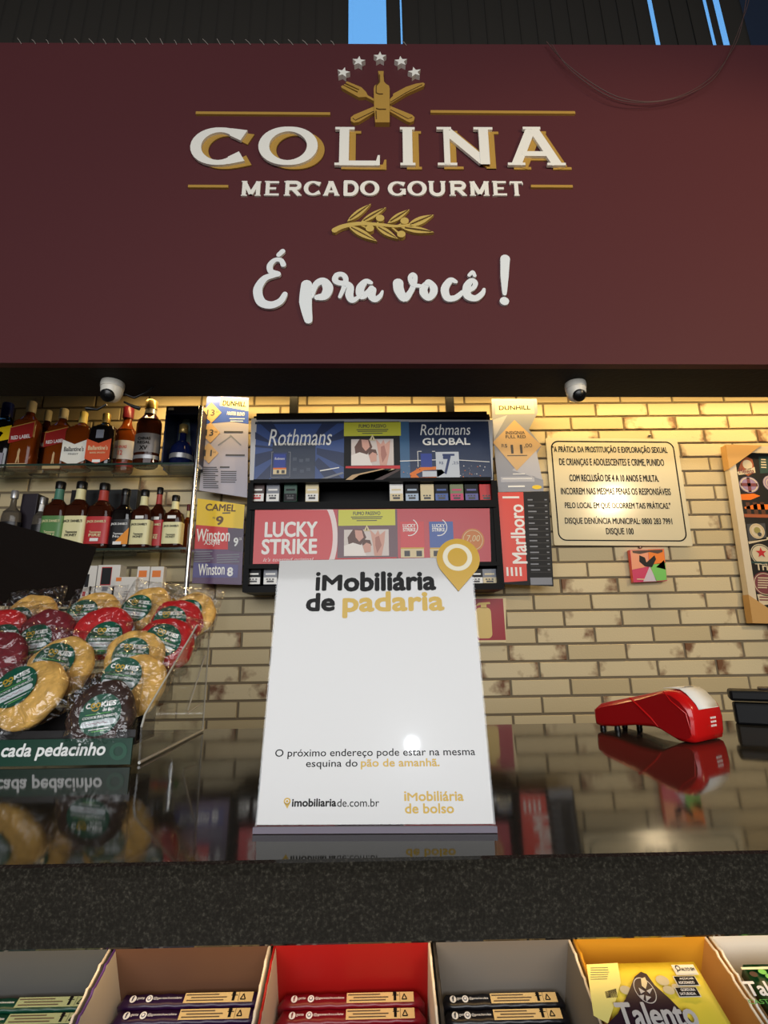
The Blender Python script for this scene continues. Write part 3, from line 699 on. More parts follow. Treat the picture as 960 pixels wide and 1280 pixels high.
bottle(ZT, 186, 502, 31, 1.955, 'c', 'dark round whisky bottle with ornate silver label, tallest beside the navy gift box', DAMBER, GOLDCAP,
       [wrap(.3, .72, M('silver_print_label', (126, 122, 120), .3, .4), 2, [('CHIVAS', .62, .78, .5), ('REGAL', .42, .56, .5), ('XV', .1, .32, .3)], DARKGL), wrap(.16, .24, SILV, 2), ], square=False, sh=.66, capfrac=.12, neck=SILV, neckw=.40)
# navy gift box with a window and a decanter inside
gx0, gx1 = P(203, 560, 1.93)[0], P(246, 560, 1.93)[0]; gz1 = P(222, 508, 1.93)[2]; z0 = ZT+.001
NB = M('navy_card', (20, 28, 58), .4); gy0, gy1 = 1.93, 2.05
t = thing('gift_box', ((gx0+gx1)/2, gy0, z0), 'tall navy gift box with open window at the right end of the upper shelf', 'box')
mb = MB(); th = .006
mb.box((gx0, gy0, z0), (gx0+th, gy1, gz1), NB); mb.box((gx1-th, gy0, z0), (gx1, gy1, gz1), NB); mb.box((gx0, gy1-th, z0), (gx1, gy1, gz1), NB)
mb.box((gx0, gy0, gz1-th), (gx1, gy1, gz1), NB); mb.box((gx0, gy0, z0), (gx1, gy1, z0+th), NB)
mb.box((gx0, gy0, gz1-.035), (gx1, gy0+.003, gz1-th), NB); mb.build('carton', t)
pl = Plane((gx0+th+.001, gy0, z0), (0, 1, 0), (0, 0, 1)); mb = MB()
mb.prism([(gx0+.03+.05*a, gy1-th-.002, z0+b) for a, b in ((0, .03), (.6, .03), (.8, .13), (.5, .25), (.1, .28), (-.3, .2), (-.3, .05))], (0, .001, 0), M('grey_green_print', (110, 124, 116), .4))
mb.prism([(gx0+.03+.05*a, gy1-th-.004, z0+b) for a, b in ((.3, .1), (.8, .1), (.7, .14), (.4, .15))], (0, .001, 0), RDLAB); mb.build('inner_print', t)
mb = MB(); mb.box((gx0-.012, gy0+.05, z0), (gx0-.0005, gy1, gz1-.004), M('royal_blue_card', (22, 36, 104), .4)); mb.build('side_flap', t)
mb = MB(); mb.box((gx0+.008, gy0-.0008, gz1-.016), (gx0+.03, gy0-.0001, gz1-.006), WHITE); mb.build('price_sticker', t)
dc = np.array([P(227, 560, 1.97)[0], 1.975, z0+th+.001]); t = thing('decanter', dc, 'blue decanter with silver stopper standing inside the navy gift box', 'bottle')
mb = MB(); mb.ring([(.034, 0), (.044, .01), (.046, .06), (.042, .085), (.024, .108), (.014, .118), (.013, .15)], BLUEGL, dc, 24); mb.build('glass', t)
mb = MB(); mb.ring([(.015, .15), (.018, .153), (.018, .186), (.014, .19)], GOLDCAP, dc, 20); mb.build('stopper', t)
mb = MB(); mb.ring([(.0465, .03), (.0465, .05)], SILV, dc, 24, caps=False); mb.build('label', t)
# middle shelf
def jd(uc, vt, wp, yy, lab, lm, neck, ink, name2, body=DAMBER, capc=BLACKP, tagpx=None, f=(.14, .80)):
    return bottle(ZM, uc, vt, wp, yy, 'jd', lab, body, capc, [wrap(f[0], f[1], lm, 7, [('JACK DANIEL\'S', .74, .86, .8), ('Tennessee', .38, .46, .5), (name2, .26, .36, .5)], ink)], neck=neck, sh=.60, capfrac=.1, neckw=.36, tagpx=tagpx)
bottle(ZM, 13, 614, 24, 1.97, 'd', 'clear bottle half hidden behind the black screen, first on the middle shelf', PALEGL, SILV, [wrap(.2, .8, BKLAB, 2)], square=False)
bottle(ZM, 48, 622, 17, 1.95, 'd', 'small clear bottle beside the dark box on the middle shelf', PALEGL, SILV, [wrap(.3, .8, BKLAB, 2)], square=False, neck=WHITE)
bottle(ZM, 61, 624, 11, 2.05, 'd', 'little dark bottle tucked behind the green-labelled bottle', DARKGL, BLACKP, [wrap(.3, .8, BKLAB, 2)], square=False)
jd(71, 603, 27, 1.94, 'square whiskey bottle with green label on the middle shelf', GRLAB, GRNK, CRLAB, 'APPLE')
jd(98, 603, 29, 1.95, 'square whiskey bottle with cream label standing just right of the green-labelled one', CRLAB, CRLAB, CHARC, 'HONEY')
jd(127, 605, 29, 1.95, 'square whiskey bottle with wide red label standing left of the black and orange one', RDLAB, REDNK, CRLAB, 'FIRE', tagpx=.14)
t = jd(154, 612, 25, 1.95, 'black-labelled square bottle with an orange corner on the middle shelf', BKLAB, BKLAB, WHITE, 'No.7', DARKGL, tagpx=.1)
mb = MB(); b_ = WL[t.name]; R_ = (P(154+12.5, 652, 1.95)-P(154-12.5, 652, 1.95))[0]/2; pl = pframe(b_+np.array([0, -R_*BASP-.003, 0]))
mb.prism([pl.xyz(a*R_, b) for a, b in ((-.45, .02), (1, .02), (1, .085))], -pl.n*.0008, M('orange_corner', (238, 150, 40), .4)); mb.build('corner_label', t)
jd(178, 613, 24, 1.955, 'square whiskey bottle with cream label between the black and the narrow red one', CRLAB, CRLAB, CHARC, 'HONEY', tagpx=.52)
jd(197, 610, 18, 1.995, 'narrow red-labelled whiskey bottle near the right end of the middle shelf', RDLAB, REDNK, CRLAB, 'FIRE', DAMBER, tagpx=.5)
jd(217, 620, 23, 1.935, 'whiskey bottle with cream label, last labelled bottle by the chrome pole', CRLAB, CRLAB, CHARC, 'HONEY', tagpx=.57)
bottle(ZM, 233, 631, 12, 2.03, 'd', 'small amber bottle behind the last cream-labelled bottle near the pole', AMBER, MAR, [], square=False, neck=CRLAB)
def carton(u0, u1, v0, zb_, y0, dep, m, label, name='carton_box', prints=None, group=None):
    x0, x1 = P(u0, (v0+690)/2, y0)[0], P(u1, (v0+690)/2, y0)[0]; z1 = P((u0+u1)/2, v0, y0)[2]
    t = thing(name, ((x0+x1)/2, y0, zb_+.001), label, 'box', group)
    mb = MB(); mb.box((x0, y0, zb_+.001), (x1, y0+dep, z1), m); mb.build('carton', t, bevel=.002)
    if prints:
        mb = MB(); pl = Plane(((x0+x1)/2, y0, zb_), (1, 0, 0), (0, 0, 1)); ik = Ink(mb, pl, base=.0003); prints(ik, (x1-x0), z1-zb_); mb.build('print', t)
    return t
carton(22, 42, 617, ZM, 2.0, .07, M('dark_violet_card', (34, 26, 36), .5), 'dark violet carton between the clear bottles on the middle shelf')
carton(84, 168, 612, ZM, 2.035, .05, M('black_card', (20, 22, 24), .5), 'wide black gift carton behind the square whiskey bottles')

# small accessories on the lowest shelf
wc = M('white_card', (220, 216, 208), .4)
def pr_a(ik, w_, h):
    ik.rab(-w_*.3, h*.55, w_*.12, h*.93, CHARC, 1); ik.rab(-w_*.32, h*.53, w_*.14, h*.95, RDLAB, .5); ik.rab(-w_*.2, h*.4, w_*.05, h*.5, GREY, 1); ik.rab(w_*.24, h*.3, w_*.34, h*.5, BLACK, 1)
    ik.rab(-w_*.25, h*.26, w_*.02, h*.33, RDLAB, 1)
def pr_b(ik, w_, h): ik.rab(-w_*.34, h*.74, w_*.3, h*.9, ORANGE, 1); ik.lines if 0 else None; [ik.rab(-w_*.3, h*(.2+.09*i), w_*(.3-.1*(i % 2)), h*(.22+.09*i), GREY, 1) for i in range(4)]
def pr_c(ik, w_, h): ik.rab(-w_*.45, h*.86, -w_*.2, h*.98, ORANGE, 1); [ik.rab(w_*(-.3+.1*i), h*(.3+.07*i), w_*(-.05+.1*i), h*(.32+.07*i), GREY, 1) for i in range(4)]
g_ = 'phone accessory boxes on the lowest shelf'
carton(101, 123, 707, ZL, 1.935, .05, wc, 'white accessory box half covered by the black screen', 'accessory_box', lambda ik, w_, h: (ik.rab(-w_*.1, h*.5, w_*.12, h*.8, CHARC, 1), ik.rab(w_*.2, h*.3, w_*.32, h*.52, BLACK, 1), ik.rab(-w_*.15, h*.3, w_*.02, h*.4, RDLAB, 1)), g_)
carton(124, 152, 706, ZL, 1.93, .05, wc, 'white accessory box picturing a dark device with red outline', 'accessory_box', pr_a, g_)
carton(146, 172.5, 721, ZL, 1.905, .02, wc, 'low plain white accessory box in front of the taller ones', 'accessory_box', pr_c, g_)
carton(173, 188.5, 708, ZL, 1.925, .03, wc, 'slim white box with orange top mark, left of the pair', 'accessory_box', pr_b, g_)
carton(189.5, 206, 708, ZL, 1.925, .03, wc, 'slim white box with orange top mark, right of the pair', 'accessory_box', pr_b, g_)
for i, (u, v, m_, lab) in enumerate(((214, 748, RDLAB, 'red wrapped candy at the left of the little candy pile'), (224, 745, M('gold_foil', (200, 150, 40), .3, .4), 'gold wrapped candy on top of the little candy pile'), (233, 750, M('green_foil', (40, 120, 50), .3), 'green wrapped candy beside the chrome pole'), (222, 754, M('pink_foil', (190, 60, 80), .3), 'pink wrapped candy at the bottom of the little candy pile'))):
    c0 = P(u, v, 1.915); c0[2] = ZL+.012+(.014 if i == 1 else 0); a = random.uniform(-.6, .6); ex = np.array([math.cos(a), math.sin(a), 0]); mb = MB()
    mb.tube([c0+ex*s_ for s_ in (-.026, -.022, -.014, -.013, -.008, 0, .008, .013, .014, .022, .026)], [.012, .010, .003, .006, .011, .012, .011, .006, .003, .010, .012], m_, 8)
    tag(mb.build('wrapped_candy', loc=c0), lab, 'candy', 'wrapped candies on the lowest shelf')

# black back of a screen rising behind the cookie stand
pts = [np.array(P(121, 684, 1.22)), np.array(P(97, 756, 1.19)), np.array(P(-120, 752, .98)), np.array(P(-120, 620, 1.0))]
SB = M('matte_black_plastic', (24, 20, 18), .8, spec=.05)
t = thing('pos_screen', (-.78, 1.0, CT), 'matte black tilted screen back rising behind the cookie stand at left', 'screen')
nrm = np.cross(pts[1]-pts[0], pts[3]-pts[0]); nrm /= np.linalg.norm(nrm); nrm *= (1 if nrm[1] > 0 else -1)
mb = MB(); mb.prism(pts, nrm*.03, SB); mb.build('screen_back', t, bevel=.004)
cen = sum(pts)/4+nrm*.03; mb = MB()
mb.tube([cen+nrm*.005, cen+nrm*.05+np.array([0, 0, -.05]), np.array([-.90, 1.0, CT+.012])], .018, SB, 12); mb.build('stand_arm', t)
mb = MB(); mb.box((-.98, .94, CT), (-.815, 1.055, CT+.014), SB); mb.build('stand_foot', t, bevel=.003)
#@@RACK
# ================================================================== CIGARETTE RACK
RF, RBK = 1.95, 2.09
BK = M('rack_black', (10, 10, 11), .45, spec=.12)
x0, x1 = P(312, 620, RF)[0], P(619, 620, RF)[0]
Zp = lambda v: P(465, v, RF)[2]
rk = thing('cigarette_rack', ((x0+x1)/2, RF, Zp(738)), 'black wall rack of cigarette packs with two illuminated advert headers', 'rack')
mb = MB(); mb.box((x0, RBK-.01, Zp(738)), (x1, RBK, Zp(519)), BK); mb.build('back_panel', rk)
xl, xr = P(306, 680, RF)[0], P(627, 680, RF)[0]
for xa, xb_ in ((x0, x0+.012), (x1-.012, x1)):
    mb = MB(); mb.box((xa, RF, Zp(602)), (xb_, RBK-.01, Zp(519)), BK); mb.build('side_panel', rk)
for xa, xb_ in ((xl, x0+.012), (x1-.012, xr)):
    mb = MB(); mb.box((xa, RF, Zp(738)), (xb_, RBK-.01, Zp(602)), BK); mb.build('side_panel', rk)
def deck(v0, v1, name, y0=RF, wide=True):
    mb = MB(); mb.box(((xl if wide else x0)+.013, y0, Zp(v1)), ((xr if wide else x1)-.013, RBK-.01, Zp(v0)), BK); return mb.build(name, rk)
deck(517, 524, 'top_rail', RF-.012, False); deck(524, 598, 'header_box', RF+.004, False); deck(598, 602.5, 'header_rail', RF-.004, False)
deck(627, 636, 'header_rail', RF-.008); deck(636, 707, 'header_box', RF+.004); deck(704, 709, 'header_rail', RF-.004); deck(731, 739, 'bottom_rail', RF-.01)
for u in (367, 563):
    a = P(u, 519, 2.0); mb = MB(); mb.box((a[0]-.017, 1.99, Zp(519)), (a[0]+.017, 2.02, zb(a[0])+.35), BK); mb.build('hanging_post', rk)
hp = wallplane(RF-.002)
def photo(ik, u0, v0, u1, v1):
    """small warning photograph: a pale room, a dark-haired adult, a child and a raised hand"""
    HAIR = M('photo_hair', (98, 68, 58), .4); W_, H_ = u1-u0, v1-v0; p = lambda *q: [(u0+W_*x, v0+H_*y) for x, y in q]
    ik.rect(u0, v0, u1, v1, M('photo_pale', (214, 204, 198), .35), 4)
    ik.poly(p((.2, .0), (.42, .0), (.5, .3), (.36, .62), (.1, .55), (.08, .3)), HAIR, 5)
    ik.poly(p((.24, .02), (.4, .04), (.44, .3), (.34, .46), (.26, .3)), SKIN, 6)
    ik.poly(p((.0, .62), (.2, .5), (.4, .6), (.5, 1), (0, 1)), M('photo_white', (236, 230, 224), .35), 6)
    ik.poly(p((.4, .55), (.46, .38), (.58, .4), (.62, .6), (.46, .7)), HAIR, 7)
    ik.poly(p((.42, .62), (.5, .5), (.6, .56), (.6, .84), (.46, .88)), SKIN, 8)
    ik.poly(p((.58, .0), (.7, .2), (.76, .02), (.8, .2), (.92, .04), (.9, .5), (.84, 1), (.68, 1), (.64, .5)), SKIN, 6)
    ik.poly(p((.7, .3), (.78, .24), (.84, .6), (.74, .9), (.7, .6)), M('photo_shadow_skin', (176, 122, 110), .4), 7)
def warning(ik, u0, u1, v0, v1, vp0, up0, up1, vp1):
    ik.rect(u0, v0, u1, v1, M('lime_print', (206, 206, 60), .35), 3)
    ik.text('FUMO PASSIVO', u0+W3(u0, u1, .26), v0+2.5, u1-W3(u0, u1, .26), v0+7, DGREY, 4, .02)
    for q, k in ((9.2, .22), (11.3, .24), (13.8, .32)): ik.rect(u0+W3(u0, u1, k), v0+q-.5, u1-W3(u0, u1, k), v0+q+.5, DGREY, 4)
    photo(ik, up0, vp0, up1, vp1)
    uc = (u0+u1)/2; ik.poly([(uc-4, vp0+2), (uc+4, vp0+2), (uc, vp0-5.5)], CREAM, 10); ik.poly([(uc-.7, vp0+1), (uc+.7, vp0+1), (uc, vp0-3)], BLACK, 11)
W3 = lambda a, b, k: (b-a)*k
# upper advert
mb, ik = sheet('advert', hp, [(314, 523), (616, 525), (616, 600), (312, 600)], M('pale_frame_print', (190, 192, 196), .3), th=.004)
DN = M('dark_slate_print', (52, 62, 82), .25); UB = M('union_blue', (58, 82, 138), .3); ND = M('night_blue_print', (40, 54, 84), .25)
ik.rect(319, 527, 430, 600, UB, 1)
dk = M('union_dark', (38, 52, 88), .3)
for q in ([(319, 540), (345, 556), (319, 549)], [(319, 568), (346, 562), (346, 570), (319, 584)], [(319, 600), (345, 574), (352, 580), (335, 600)], [(430, 536), (398, 556), (430, 548)], [(430, 566), (396, 560), (396, 568), (430, 584)], [(430, 600), (398, 572), (392, 580), (408, 600)], [(319, 556), (344, 559), (344, 561), (319, 559)], [(322, 527), (350, 552), (356, 552), (340, 527)], [(425, 527), (392, 552), (388, 552), (404, 527)]): ik.poly(q, dk, 2)
ik.rect(340, 553, 394, 600, DN, 3)
ik.rect(319, 527, 430, 530, DN, 3)
ik.text('Rothmans', 336, 536.5, 415, 557, WHITE, 5, .0, .22)
ik.text('DEMI SELECTION VIRGINIA', 348, 554.2, 403, 556.6, WHITE, 5)
ik.rect(341, 566, 358.5, 593, NAVY, 5); ik.rect(342.5, 568, 357, 586, M('pack_blue', (36, 60, 150), .3), 6); ik.text('Rothmans', 343.5, 572, 356, 575, WHITE, 7, 0, .2); ik.rect(341.5, 585, 358, 587, ORANGE, 7); ik.rect(341.5, 587, 358, 593, CREAM, 7); ik.rect(346, 588, 349, 592, DGREY, 8); ik.rect(352, 588, 356, 592, DGREY, 8)
for q in ((339, 565, 342, 565.7), (339, 565, 339.7, 597), (360.5, 565, 363, 565.7), (362.3, 565, 363, 597), (339, 596.3, 363, 597)): ik.rect(*q, GREY, 5)
for u, v in ((366, 572), (374, 574), (382, 573), (366, 585), (375, 587), (383, 585)): ik.rect(u, v, u+5, v+4, M('slate_shape', (72, 82, 100), .3), 4)
ik.poly([(400, 588), (424, 584), (424, 585.2), (400, 589.4)], WHITE, 5); ik.poly([(396, 600), (428, 590), (430, 592), (404, 600)], GREY, 4)
ik.rect(430, 527, 500, 600, CHARC, 2); ik.rect(500, 527, 613, 600, ND, 1); ik.rect(500, 527, 512, 600, M('sky_blue_print', (66, 104, 142), .25), 2)
warning(ik, 430, 501, 528, 545, 549, 439, 492, 582)
ik.poly([(432, 583), (500, 582), (500, 586), (432, 585.5)], RED, 6)
for k, m_ in enumerate((TAN, DKGREEN, CREAM, BROWN)): ik.poly([(432+k*8, 600), (440+k*9, 594), (478+k*6, 586), (484+k*6, 587), (448+k*10, 600)], m_, 6)
ik.text('Rothmans', 525, 530.5, 588, 544, WHITE, 4, 0, .22); ik.text('GLOBAL', 528, 547.5, 587.5, 556.5, WHITE, 4, .03)
ik.rect(545, 565, 574, 598, M('ice_print', (198, 206, 216), .3), 4); ik.text('7', 554, 570, 564, 593, NAVY, 5, .02); ik.text('R$', 549, 577, 554, 581, NAVY, 5); ik.text(',25', 565, 577, 573, 581, NAVY, 5); ik.rect(553, 567.5, 568, 570, NAVY, 5)
for q in ((522, 564, 527, 564.7), (522, 564, 522.7, 584), (540, 564, 544, 564.7)): ik.rect(*q, WHITE, 4)
ik.rect(526, 567, 540, 584, M('pack_blue', (36, 60, 150), .3), 4)
ik.poly([(512, 592), (526, 584), (556, 583), (566, 589), (556, 597), (542, 600), (514, 599)], ORANGE, 3); ik.poly([(520, 593), (530, 588), (552, 587), (556, 591), (548, 596), (524, 597)], ND, 4); ik.rect(528, 589, 546, 596, M('ice_print', (198, 206, 216), .3), 5)
for k in range(46): u_, v_ = 504+random.random()*108, 582+random.random()*17; ik.disc(u_, v_, .7, .6, random.choice((WHITE, ORANGE, GREY)), 3, 6)
ik.poly([(500, 576), (560, 574), (612, 577), (612, 577.8), (560, 574.8), (500, 577)], WHITE, 3)
mb.build('advert_print', rk)
# lower advert
mb, ik = sheet('advert', hp, [(319, 637), (612, 635.5), (614, 703), (316, 705)], M('crimson_print', (186, 52, 62), .3), th=.004)
hw = M('pale_pink_print', (232, 214, 212), .3); R1 = M('scarlet_print', (204, 44, 48), .3)
ik.poly([(319, 637)]+[(404+18*math.cos(math.radians(a)), 671-46*math.sin(math.radians(a))) for a in range(48, -50, -7)]+[(316, 705)], hw, 1)
ik.poly([(319, 637)]+[(396+20*math.cos(math.radians(a)), 671-44*math.sin(math.radians(a))) for a in range(50, -50, -7)]+[(316, 705)], R1, 2)
ik.text('LUCKY', 331, 652, 397, 671.5, WHITE, 3, .03); ik.text('STRIKE', 327, 673.5, 396.5, 693, WHITE, 3, .03); ik.text('It\'s toasted original', 329, 697, 392, 703, hw, 3, 0, .3)
ik.rect(422, 637, 497, 704, M('slate_crimson', (96, 60, 70), .3), 2); warning(ik, 423, 494, 637, 657, 662, 430, 486, 695)
ik.poly([(419, 698), (496, 696.5), (496, 699), (419, 700)], RED, 6)
for u0, mc in ((500.5, M('scarlet_print', (204, 44, 48), .3)), (537, MIDBLUE)):
    ik.rect(u0, 652, u0+30, 697, mc, 3); ik.text('LUCKY', u0+3, 655, u0+19, 659.5, WHITE, 4, .03); ik.text('STRIKE', u0+3, 660, u0+19, 664.5, WHITE, 4, .03)
    ik.arc(u0+11, 659, 11, 11, .1, WHITE, 4, -100, 60); ik.rect(u0+.5, 686, u0+29.5, 697, CREAM, 4); ik.rect(u0+.5, 684.5, u0+29.5, 686, MUST, 5); ik.rect(u0+5, 688.5, u0+12, 695.5, DGREY, 5); ik.rect(u0+20, 688.5, u0+27, 695.5, DGREY, 5)
og = M('ochre_print', (198, 120, 54), .35)
ik.disc(591, 675, 14.5, 14.5, og, 3); ik.arc(591, 675, 12.5, 12.5, .06, CREAM, 4); ik.text('7,00', 583, 669, 600, 678, CREAM, 4, 0, .2)
mb.build('advert_print', rk)
def pack(u, v0, v1, y0, mtop, mlow, label, wpx=16.5, strip=None, gi=0):
    c0 = P(u, (v0+v1)/2, y0); hw_ = (P(u+wpx/2, v1, y0)-P(u-wpx/2, v1, y0))[0]/2; z0, z1 = P(u, v1, y0)[2], P(u, v0, y0)[2]
    t = thing('cigarette_pack', (c0[0], y0, z0), label, 'cigarette pack', 'cigarette packs in the rack')
    mb = MB(); mb.box((c0[0]-hw_, y0, z0), (c0[0]+hw_, y0+.022, z1), mtop); mb.build('carton', t, bevel=.0015)
    mb = MB(); pl = Plane((c0[0], y0, z0), (1, 0, 0), (0, 0, 1)); ik = Ink(mb, pl, base=.0004); h = z1-z0
    ik.rab(-hw_*.94, h*.03, hw_*.94, h*.46, mlow, 0); ik.rab(-hw_*.5, h*.14, hw_*.5, h*.26, strip or DGREY, 1); ik.rab(-hw_*.7, h*.62, hw_*.7, h*.72, mlow, 0)
    for k in (-.6, -.2, .25): ik.rab(hw_*k, h*.3, hw_*(k+.28), h*.38, strip or DGREY, 1)
    mb.build('print', t)
YP = 1.975; VB = 627.3
for k_, (u, m1_, m2_, lab) in enumerate(((322, BROWN, WHITE, 'first pack from the left in the rack\'s upper row, white strip at the foot'), (341, GREY, WHITE, 'grey and white pack beside the first pack in the rack\'s upper row'), (363, DKGREEN, CHARC, 'dark green pack in the left half of the rack\'s upper row'), (390, CREAM, WHITE, 'cream pack standing alone beside a wide empty gap in the rack'),
    (495.5, WHITE, CREAM, 'white pack first after the empty gap in the rack\'s upper row'), (515, CHARC, M('pale_blue_print', (170, 190, 214), .35), 'black and pale blue pack second after the empty gap'), (534, CREAM, CREAM, 'cream pack third after the empty gap'), (552, CHARC, MIDBLUE, 'black pack with blue foot, fourth after the empty gap'), (571, M('green_red_print', (120, 130, 92), .4), PINK, 'olive and pink pack between the blue-footed pack and the violet pack'), (589.5, CHARC, M('violet_print', (96, 94, 160), .4), 'black pack with violet foot, second from the right end'), (608, RED, RED, 'all red pack at the right end of the rack\'s upper row'))):
    pack(u, 605, VB-.2, YP, m1_, m2_, lab, 16.5 if k_ < 4 else 17, RED if k_ == 0 else None)
for u, m1_, m2_, lab in ((317, CHARC, WHITE, 'leftmost pack in the rack\'s lower row, white label'), (338, GREY, WHITE, 'grey pack second from the left in the rack\'s lower row'), (595, CHARC, WHITE, 'pack with white label in the lower row just right of the gold pin'), (612, GREY, CREAM, 'pale pack at the right end of the rack\'s lower row')):
    pack(u, 711, 730.8, YP, m1_, m2_, lab, 17.5)

# ================================================================== PRICE SHEETS BESIDE THE RACK
def tilted(u0, v0, u1, v1, y):
    """plane at depth y whose upright runs along the pixel line (u0,v0)-(u1,v1)"""
    a, b = P(u0, v0, y), P(u1, v1, y); ez = a-b; ez[1] = 0; ez /= np.linalg.norm(ez); return Plane(b, np.cross((0, 1, 0), ez), ez)
Y2 = 2.02
pl = tilted(259, 494, 247, 612, Y2)
mb, ik = sheet('s', pl, [(259, 494), (311, 497), (309, 622), (249, 613)], M('lilac_grey_sheet', (168, 166, 180), .3))
ik.poly([(259, 494), (311, 497), (310.5, 530), (290, 527), (255, 530)], M('sheet_blue', (62, 92, 190), .3), 1)
ik.poly([(276, 496), (311, 500), (310.5, 514), (275, 507)], CREAM, 2); ik.text('DUNHILL', 278.5, 501.5, 308, 508, BLACK, 3, .03, rot=-.06)
ik.text('MASTER BLEND', 284, 515, 306, 519.5, WHITE, 3, .01, rot=-.06); ik.rect(287, 523, 306, 524, WHITE, 3); ik.rect(288, 526, 304, 527, WHITE, 3)
ik.rect(280, 539, 304, 541, DGREY, 3); ik.rect(282, 568, 306, 570, DGREY, 3)
for q in ([(272, 556), (288, 545), (289, 546), (273, 557.5)], [(288, 543), (302, 556), (301, 557), (287, 544.5)]): ik.poly(q, GREY, 2)
for u, v, t_ in ((264.5, 516, '13'), (263, 541, '13'), (261, 566.5, '11')):
    ik.poly([(u, v-13), (u+12.5, v), (u, v+13), (u-12.5, v)], TAN, 4); ik.poly([(u-1.5, v+12), (u+11, v), (u+12.5, v), (u, v+13.5)], BROWN, 3); ik.text(t_, u-5.5, v-4, u+4, v+4, DGREY, 5, .02); ik.text('R$', u-9, v-2, u-6.5, v+.6, DGREY, 5); ik.text('50', u+5.5, v-2, u+9, v, DGREY, 5)
ik.lines(254, 583, 274, 611, 11, DGREY, 2); ik.lines(276, 588, 296, 604, 6, DGREY, 2, ragged=.1); ik.rect(275, 583, 287, 585, DGREY, 2)
tag(mb.build('price_sheet', loc=P(280, 560, Y2)), 'lilac price sheet with three tan diamond prices beside the chrome pole', 'price sheet', 'cigarette price sheets')
pl = tilted(246, 624, 240, 728, Y2-.012)
mb, ik = sheet('s', pl, [(247, 623), (306, 631), (302, 731), (240, 729)], M('violet_sheet', (82, 50, 92), .3))
ik.poly([(247, 623), (306, 631), (304, 661), (245, 656)], YEL, 1); ik.text('CAMEL', 257, 630, 295, 639, M('brown_ink', (96, 66, 24), .4), 2, .03, rot=-.07); ik.text('9', 270, 645, 279.5, 656.5, M('brown_ink', (96, 66, 24), .4), 2, .04); ik.rect(278, 640.5, 288, 642, DGREY, 2); ik.text('R$', 266, 646, 269, 649, DGREY, 2)
ik.poly([(245, 656), (292, 660), (291, 687), (243, 686)], RED, 1); ik.poly([(285, 660), (304.5, 661), (304, 690), (285, 688)], M('dark_plum', (62, 40, 70), .3), 2)
ik.text('Winston', 245.5, 661, 287.5, 677, WHITE, 3, .01, rot=-.03); ik.text('XStyle', 255, 674.5, 275, 683, WHITE, 3, .01, rot=-.03); ik.text('9', 292, 672, 298, 683, WHITE, 3, .03); ik.text('25', 299, 672, 302, 675, WHITE, 3)
ik.lines(243, 688, 267, 703, 5, GREY, 2, ragged=.2); ik.lines(271, 692, 300, 704, 4, GREY, 2, ragged=.1)
ik.poly([(242, 703), (298, 706), (297, 722), (241, 722)], M('winston_blue', (72, 66, 130), .3), 2); ik.text('Winston', 248, 704.5, 281, 719, WHITE, 3, .01); ik.text('8', 284, 709, 291.5, 720.5, WHITE, 3, .04)
tag(mb.build('price_sheet', loc=P(272, 680, Y2)), 'price sheet with yellow top band above red and violet bands, left of the rack', 'price sheet', 'cigarette price sheets')
# right side: diamond sheet and the red and black sheet
pl = tilted(616, 500, 625, 614, Y2)
mb, ik = sheet('s', pl, [(614.5, 498.5), (671, 498.5), (672, 516), (661, 537), (677, 557), (663, 583), (679, 600), (679.5, 614), (623, 615), (616, 540)], M('silver_sheet', (142, 146, 158), .3))
ik.rect(619, 503, 667.5, 517.5, CREAM, 1); ik.text('DUNHILL', 623.5, 507, 663, 512.5, BLACK, 2, .03)
ik.poly([(616, 525), (634, 519), (618, 548)], M('pale_silver', (176, 178, 188), .3), 1); ik.poly([(670, 562), (678, 600), (640, 588)], M('pale_silver', (176, 178, 188), .3), 1)
ik.poly([(643, 525), (677, 556.5), (646, 588.5), (616, 553)], TAN, 2); ik.text('INSIGNIA', 632, 539, 656, 543, DGREY, 3, .01); ik.text('FULL RED', 632, 544, 657, 548, DGREY, 3, .01); ik.text('R$', 627, 555, 634, 560, DGREY, 3); ik.text('11', 638.5, 556, 653, 567, DGREY, 3, .03); ik.text(',00', 655, 554.5, 665, 560, DGREY, 3); ik.rect(634, 569, 659, 570, DGREY, 3)
ik.rect(626, 596, 668, 602.5, M('pale_silver', (176, 178, 188), .3), 1); ik.rect(641, 592, 656, 593, WHITE, 2); ik.rect(628, 598, 665, 599, WHITE, 2); ik.rect(635, 607, 656, 609, WHITE, 2); ik.disc(671, 609, 6, 2.6, YEL, 2)
tag(mb.build('price_sheet', loc=P(648, 556, Y2)), 'grey price sheet with one large tan diamond, right of the upper advert', 'price sheet', 'cigarette price sheets')
pl = tilted(622, 616, 629.5, 730, Y2-.012)
mb, ik = sheet('s', pl, [(622, 615.5), (686, 614), (692, 733), (629, 730)], CHARC)
ik.poly([(622, 615.5), (654, 615), (659, 726), (629, 728)], M('vermilion_print', (222, 60, 34), .3), 1)
ik.text('Marlboro', 603, 658, 679, 676, WHITE, 2, .0, rot=PI/2+.07) if 0 else None
c0 = pl.ab(647.5, 667); hgt = abs(pl.ab(644, 630)[1]-pl.ab(650, 704)[1]); wid = abs(pl.ab(637, 667)[0]-pl.ab(655.5, 667)[0])
ik.tab('Marlboro', c0[0]-hgt/2, c0[1]-wid/2, c0[0]+hgt/2, c0[1]+wid/2, WHITE, 2, .02, rot=PI/2)
ik.rect(628, 620.5, 649, 623, WHITE, 2); [ik.rect(633+k_*5.5, 709, 635.5+k_*5.5, 720, WHITE, 2) for k_ in range(4)]
for k in range(13):
    v = 624+k*7.3; u = 659.5+k*.35; ik.rect(u, v, u+random.uniform(6, 12), v+1.6, GREY, 2); ik.rect(u+21, v, u+24, v+1.4, GREY, 2); ik.rect(u, v+3.4, u+25, v+3.8, DGREY, 2)
